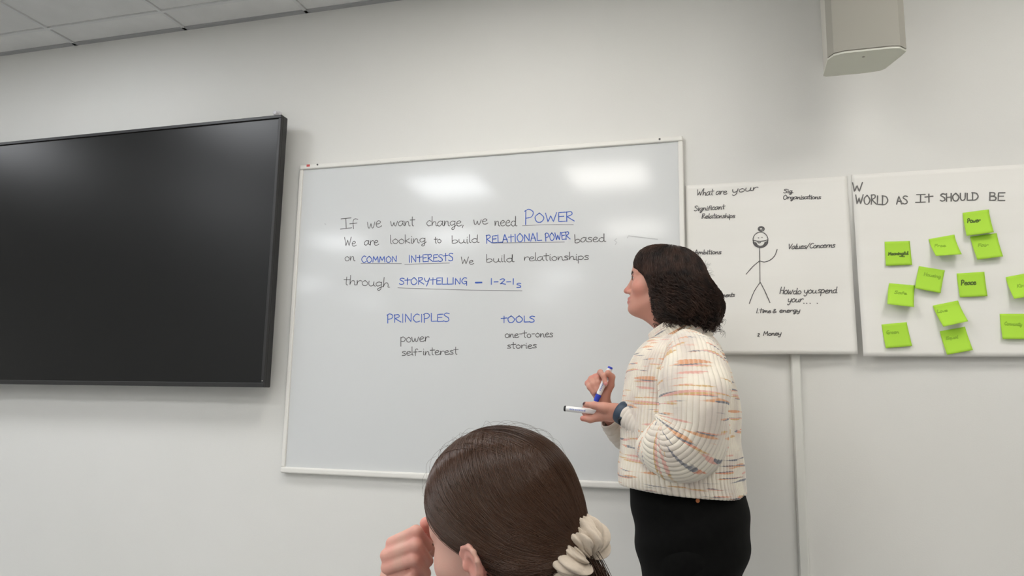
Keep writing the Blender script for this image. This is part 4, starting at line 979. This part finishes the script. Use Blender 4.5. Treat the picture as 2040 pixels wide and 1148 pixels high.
for i in range(N):
    side = 1 if rs.rand() < .72 else -1
    a = rs.uniform(-.05, 1) if rs.rand() < .85 else rs.uniform(-.1, .2)                # position along the parting
    ph = math.radians(38+a*106)
    us = np.array([math.cos(ph), side*rs.uniform(.0, .05), math.sin(ph)])
    back_ = False
    if rs.rand() < .30:                                                               # crown and back, straight down to the tie
        us = rs.normal(0, 1, 3); us[0] = -abs(us[0])*.8+.25; us[2] = abs(us[2]); us[1] *= 1.2; us /= np.linalg.norm(us); w_ = us/np.linalg.norm(us)+uT; back_ = True
    elif rs.rand() < .16:                                                             # behind the ear and from the nape
        g_ = rs.rand(); us = np.array([-.10-.75*g_, side*(.85-.25*g_), rs.uniform(-.95, -.35)]); us /= np.linalg.norm(us); w_ = us+uT; back_ = True
    elif rs.rand() < .25:                                                               # hairline growth at the temple
        g_ = rs.rand(); us = np.array([.72-.56*g_, side*(.34+.62*g_), .68-.80*g_]); a = .0
    if not (us[0] < .3 and us[2] > 0 and len(us) == 3 and back_): w_ = np.array([.10-.52*a, side*(1.0-.8*max(a, 0)**2), -.26+.62*max(a, 0)]) + rs.normal(0, .05, 3); us /= np.linalg.norm(us); w_ /= np.linalg.norm(w_)
    u = (1-t)**2*us + 2*t*(1-t)*w_*1.25 + t*t*uT; u /= np.linalg.norm(u, axis=1)[:, None]
    lift = 1.0+rs.uniform(.0, .030)*np.sin(np.pi*t**.7)+.012
    p = ec + er*u*lift
    bl = np.clip((t-.55)/.45, 0, 1)**1.6; jt = rs.normal(0, .0085, 3); p = p*(1-bl) + (Tl+jt)*bl
    strands.append((HM2 @ p.T).T + HO2)
lowv = Vh[(((Vh-HO2) @ HM2)[:, 2] < -.012) & (((Vh-HO2) @ HM2)[:, 0] < .004)]
for i in rs.choice(len(lowv), 1800):
    p0 = lowv[i]; jt = rs.normal(0, .007, 3); strands.append(p0*(1-t)+(T2+jt)*t + np.array([0, 0, -.006])*np.sin(np.pi*t))
N = len(strands)
SA = np.array(strands, np.float32).reshape(-1, 3)
def hd2(P):
    d = None
    for q in hc2.p:
        if q[6] < 0: continue
        di = Sculpt.dist(q, P); d = Sculpt.comb(np.full(len(P), 1., np.float32) if d is None else d, di, q[5], q[6])
    return d
offs = (np.repeat(rs.uniform(.0004, .0030, N), m)*np.tile(np.sin(np.pi*np.clip(t[:, 0]*.9+.08, 0, 1))**.5, N)+.0003)
for _ in range(3):
    d0 = hd2(SA); g = np.stack([hd2(SA+np.eye(3, dtype=np.float32)[k]*.0015)-d0 for k in range(3)], 1); g /= np.linalg.norm(g, axis=1)[:, None]+1e-9
    SA = SA - g*(d0-offs)[:, None]*.9
SA = SA.reshape(N, m, 3)
sg_ = np.diff(SA, axis=1); sg_ /= np.linalg.norm(sg_, axis=2)[..., None]+1e-9; kink = (sg_[:, 1:]*sg_[:, :-1]).sum(2)[:, :-4].min(1)
tot = (sg_[:, 0]*sg_[:, -3]).sum(1); yl_ = (SA-HO2.astype(np.float32)) @ HM2.astype(np.float32)[:, 1]; cross = (yl_.min(1) < -.022) & (yl_.max(1) > .040); SA = SA[(kink > .90) & ~cross]; N = len(SA)
o = tubes('strands', list(SA), list(rs.uniform(.00030, .00058, N)), M_hair2, hair2, 3, taper=lambda t: np.minimum(1, t*8+.3)); o['kind'] = 'stuff'
# short dark down in front of the ear
body_p = s; down = []
for i in range(420):
    p0 = np.array([rs.uniform(.008, .036), .080, rs.uniform(-.020, .030)]); 
    if p0[2] < -.012+(p0[0]-.010)*1.2: continue
    pw = H2(*p0); dirn = HM2 @ np.array([-.35+rs.normal(0, .12), 0, -1.0]); pts = pw[None]+dirn[None]*np.linspace(0, rs.uniform(.008, .016), 7)[:, None]
    for _ in range(3):
        dd = lambda Q: np.min(np.stack([Sculpt.dist(q_, Q.astype(np.float32)) for q_ in body_p.p[:12] if q_[6] > 0]), 0)
        d0 = dd(pts); g = np.stack([dd(pts+np.eye(3)[k]*.0015)-d0 for k in range(3)], 1); g /= np.linalg.norm(g, axis=1)[:, None]+1e-9; pts = pts-g*(d0-.0030)[:, None]
    down.append(pts)
tubes('sideburn_hairs', down, .00035, M_hair2, hair2, 3, taper=lambda t: 1-.7*t)['kind'] = 'stuff'
# flyaways
fly = []
for i in range(60):
    ph = math.radians(rs.uniform(0, 150)); us = np.array([math.cos(ph), rs.normal(0, .25), math.sin(ph)]); us /= np.linalg.norm(us)
    tg = np.cross(us, [rs.normal(0, .6), 1, rs.normal(0, .5)]); tg /= np.linalg.norm(tg); L_ = rs.uniform(.010, .035); tt = np.linspace(-1, 1, 12)[:, None]
    p = ec+er*us*1.02 + tg*tt*L_ + us*(.006-.9*(tt*L_)**2/.09*1.2+rs.uniform(0, .005)*np.sin(tt*2+1)); fly.append((HM2 @ p.T).T+HO2)
tubes('flyaway_hairs', fly, .00013, M_hair2, hair2, 3)['kind'] = 'stuff'
# ponytail below the tie
pony = []; dpn = unit(CR*.72 - np.array([0, 0, 1])*.75 - CF*.15)
for i in range(1100):
    r_ = rs.normal(0, 1, 3)*.010; q = np.linspace(0, 1, 16)[:, None]; e_ = rs.normal(0, 1, 3)*.010
    pony.append(T2 + r_*(.6+.9*q) + dpn*.10*q*(1-.3*q) + np.array([0, 0, -1])*(.16*q*q) + e_*q + CR*.0)
tubes('ponytail', pony, .0006, M_hair2, hair2, 3, taper=lambda t: 1-.5*t)['kind'] = 'stuff'
# scrunchie
M_scr = mat('crinkled cream cotton', rgb(206, 192, 175), .95); n, l, b = nodes(M_scr)
tc = n.new('ShaderNodeTexCoord'); nz = n.new('ShaderNodeTexNoise'); nz.inputs['Scale'].default_value = 260; nz.inputs['Detail'].default_value = 4
bp = n.new('ShaderNodeBump'); bp.inputs['Strength'].default_value = .5; bp.inputs['Distance'].default_value = .0015
l.new(tc.outputs['Object'], nz.inputs[0]); l.new(nz.outputs[0], bp.inputs['Height']); l.new(bp.outputs[0], b.inputs['Normal'])
sa = unit(CR*.80 - np.array([0, 0, 1])*.42 - CF*.42); s1_ = unit(np.cross(sa, [0, 0, 1.])); s2_ = np.cross(sa, s1_)
nt, nph = 260, 64; th = np.arange(nt)*2*np.pi/nt; ph = np.arange(nph)*2*np.pi/nph; TH, PH = np.meshgrid(th, ph, indexing='ij')
sg = lambda x: np.abs(np.sin(x))**.55*2-1
rr = .0172*(1 + .20*np.sin(3*TH+1)+.12*np.sin(5*TH+PH)) + .0042*sg(6.5*TH+.9*np.sin(PH+1)+.8*np.sin(2*TH)) + .0026*sg(11*TH-1.3*np.sin(PH*1.0)+2) + .0011*sg(17*TH+2.1*np.sin(PH+3)+1.5*np.sin(3*TH+2)) + .0008*np.sin(29*TH+3*PH) + .0018*np.sin(3*PH+7*TH)
RR = .0235 + .003*np.sin(4*TH+.5)
ce = T2 + sa*.010 + (-CR*.004)
Pv = ce + (RR+rr*np.cos(PH))[..., None]*(np.cos(TH)[..., None]*s1_+np.sin(TH)[..., None]*s2_) + (rr*1.15*np.sin(PH)+.004*np.sin(5*TH))[..., None]*sa
i = np.arange(nt)[:, None]*nph; j = np.arange(nph)[None]; i2 = (np.arange(nt)[:, None]+1) % nt*nph
Fq = np.stack([i+j, i2+j, i2+(j+1) % nph, i+(j+1) % nph], -1).reshape(-1, 4)[:, ::-1]
scr = mesh('scrunchie', Pv.reshape(-1, 3), np.ascontiguousarray(Fq).astype(np.int32), M_scr, w2, True)
scr['label'] = 'cream crinkled fabric scrunchie'
# earring
er_ = H2(.0, .0875, -.045); mbx = [er_ + HM2 @ np.array([.0055*math.cos(a), .001, .0055*math.sin(a)]) for a in np.linspace(0, 2*np.pi, 25)]
tubes('earring', [mbx], .0007, mat('silver earring', rgb(190, 188, 184), .2, Metallic=1.0), w2, 8)
# clothes, chair and table below the frame
M_top = add_noise(mat('dark navy jumper cloth', rgb(44, 48, 62), .9), 60, rgb(40, 44, 58), rgb(50, 54, 68), 3, bump=.4, bscale=500)
jp = Sculpt()
for p_ in sh_: jp.cone(nb_-[0, 0, .005], p_, .062, .062, k=.04)
jp.ell(che, (.118, .168, .19), R=Rt, k=.05); jp.ell(hipc*.8+nb_*.2, (.122, .150, .14), R=Rt, k=.05); jp.ell(hipc+[0, 0, .035], (.148, .180, .105), R=Rt, k=.04)
jp.cone(sh_[0], el2+[0, 0, .01], .060, .052, k=.02); jp.cone(el2, wr2*.86+el2*.14, .052, .036, k=.02)
jp.cone(sh_[1], er2, .060, .050, k=.02); jp.cone(er2, (lp-F0*.06)*.9+er2*.1, .050, .034, k=.02)
jp.cone(H2(-.02, 0, -.06), nb_+[0, 0, .03], .070, .060, k=.008, op=-1)
jp.cone(wr2*.86+el2*.14, wr2*1.3-el2*.3, .040, .060, k=.004, op=-1)
v_, f_ = jp.mesh(.006); mesh('jumper', v_, f_, M_top, w2, True)['label'] = 'dark navy jumper'
tp = Sculpt().ell(hipc-[0, 0, .005], (.142, .176, .118), R=Rt, k=.05)
for q in (1, -1):
    kn = hipc + F0*.40 + L0*q*.10; kn[2] = .52; an = kn - F0*.05; an[2] = .11
    tp.cone(hipc+L0*q*.08, kn, .090, .066, k=.04); tp.cone(kn, an, .064, .050, k=.03)
v_, f_ = tp.mesh(.006); mesh('trousers', v_, f_, M_trs, w2, True)
for q in (1, -1):
    kn = hipc + F0*.40 + L0*q*.10; an = kn - F0*.05; a0 = an+F0*.0; a0[2] = .045; b0 = an+F0*.16; b0[2] = .035
    v_, f_ = Sculpt().cone(a0, b0, .042, .034, k=.02).mesh(.006); mesh('shoe', v_, f_, M_spkg, w2, True)
M_leg = mat('grey chair steel', rgb(120, 122, 124), .35, Metallic=.7); M_seat = mat('blue grey chair fabric', rgb(70, 80, 98), .9)
cl = hipc.copy(); cl[2] = 0; ch = thing('chair', 'fabric seated chair under the woman in the foreground', 'chair', cl)
def obox(name, c, hx, hy, hz, m_, par, bev=.006):
    V = [c+F0*x*hx+L0*y*hy+np.array([0, 0, z*hz]) for z in (-1, 1) for x, y in ((-1, -1), (1, -1), (1, 1), (-1, 1))]
    o = mesh(name, V, [(3, 2, 1, 0), (4, 5, 6, 7), (0, 1, 5, 4), (1, 2, 6, 5), (2, 3, 7, 6), (3, 0, 4, 7)], m_, par); bb = o.modifiers.new('b', 'BEVEL'); bb.width = bev; bb.segments = 3; return o
obox('seat', cl+F0*.08+[0, 0, .394], .22, .23, .025, M_seat, ch, .015)
obox('backrest', cl-F0*.245+[0, 0, .62], .018, .21, .14, M_seat, ch, .012)
for x in (-.12, .28):
    for y in (-.20, .20):
        MB().tube(cl+F0*x+L0*y, cl+F0*(x-.02 if x < 0 else x)+L0*y*.98+[0, 0, .38], .012, n=12).build('leg', M_leg, ch)
for y in (-.17, .17): MB().tube(cl-F0*.16+L0*y+[0, 0, .39], cl-F0*.245+L0*y+[0, 0, .6], .010, n=12).build('back_support', M_leg, ch)
tcn = el2+F0*.25; tcn[2] = 0; tb = thing('table', 'white topped table under the elbow of the seated woman', 'table', tcn)
obox('tabletop', tcn+[0, 0, .702], .25, .33, .0125, mat('pale laminate', rgb(205, 203, 198), .5), tb, .004)
for x in (.03, .22):
    for y in (-.29, .29): MB().tube(tcn+F0*x+L0*y, tcn+F0*x+L0*y+[0, 0, .69], .016, n=14).build('leg', M_leg, tb)
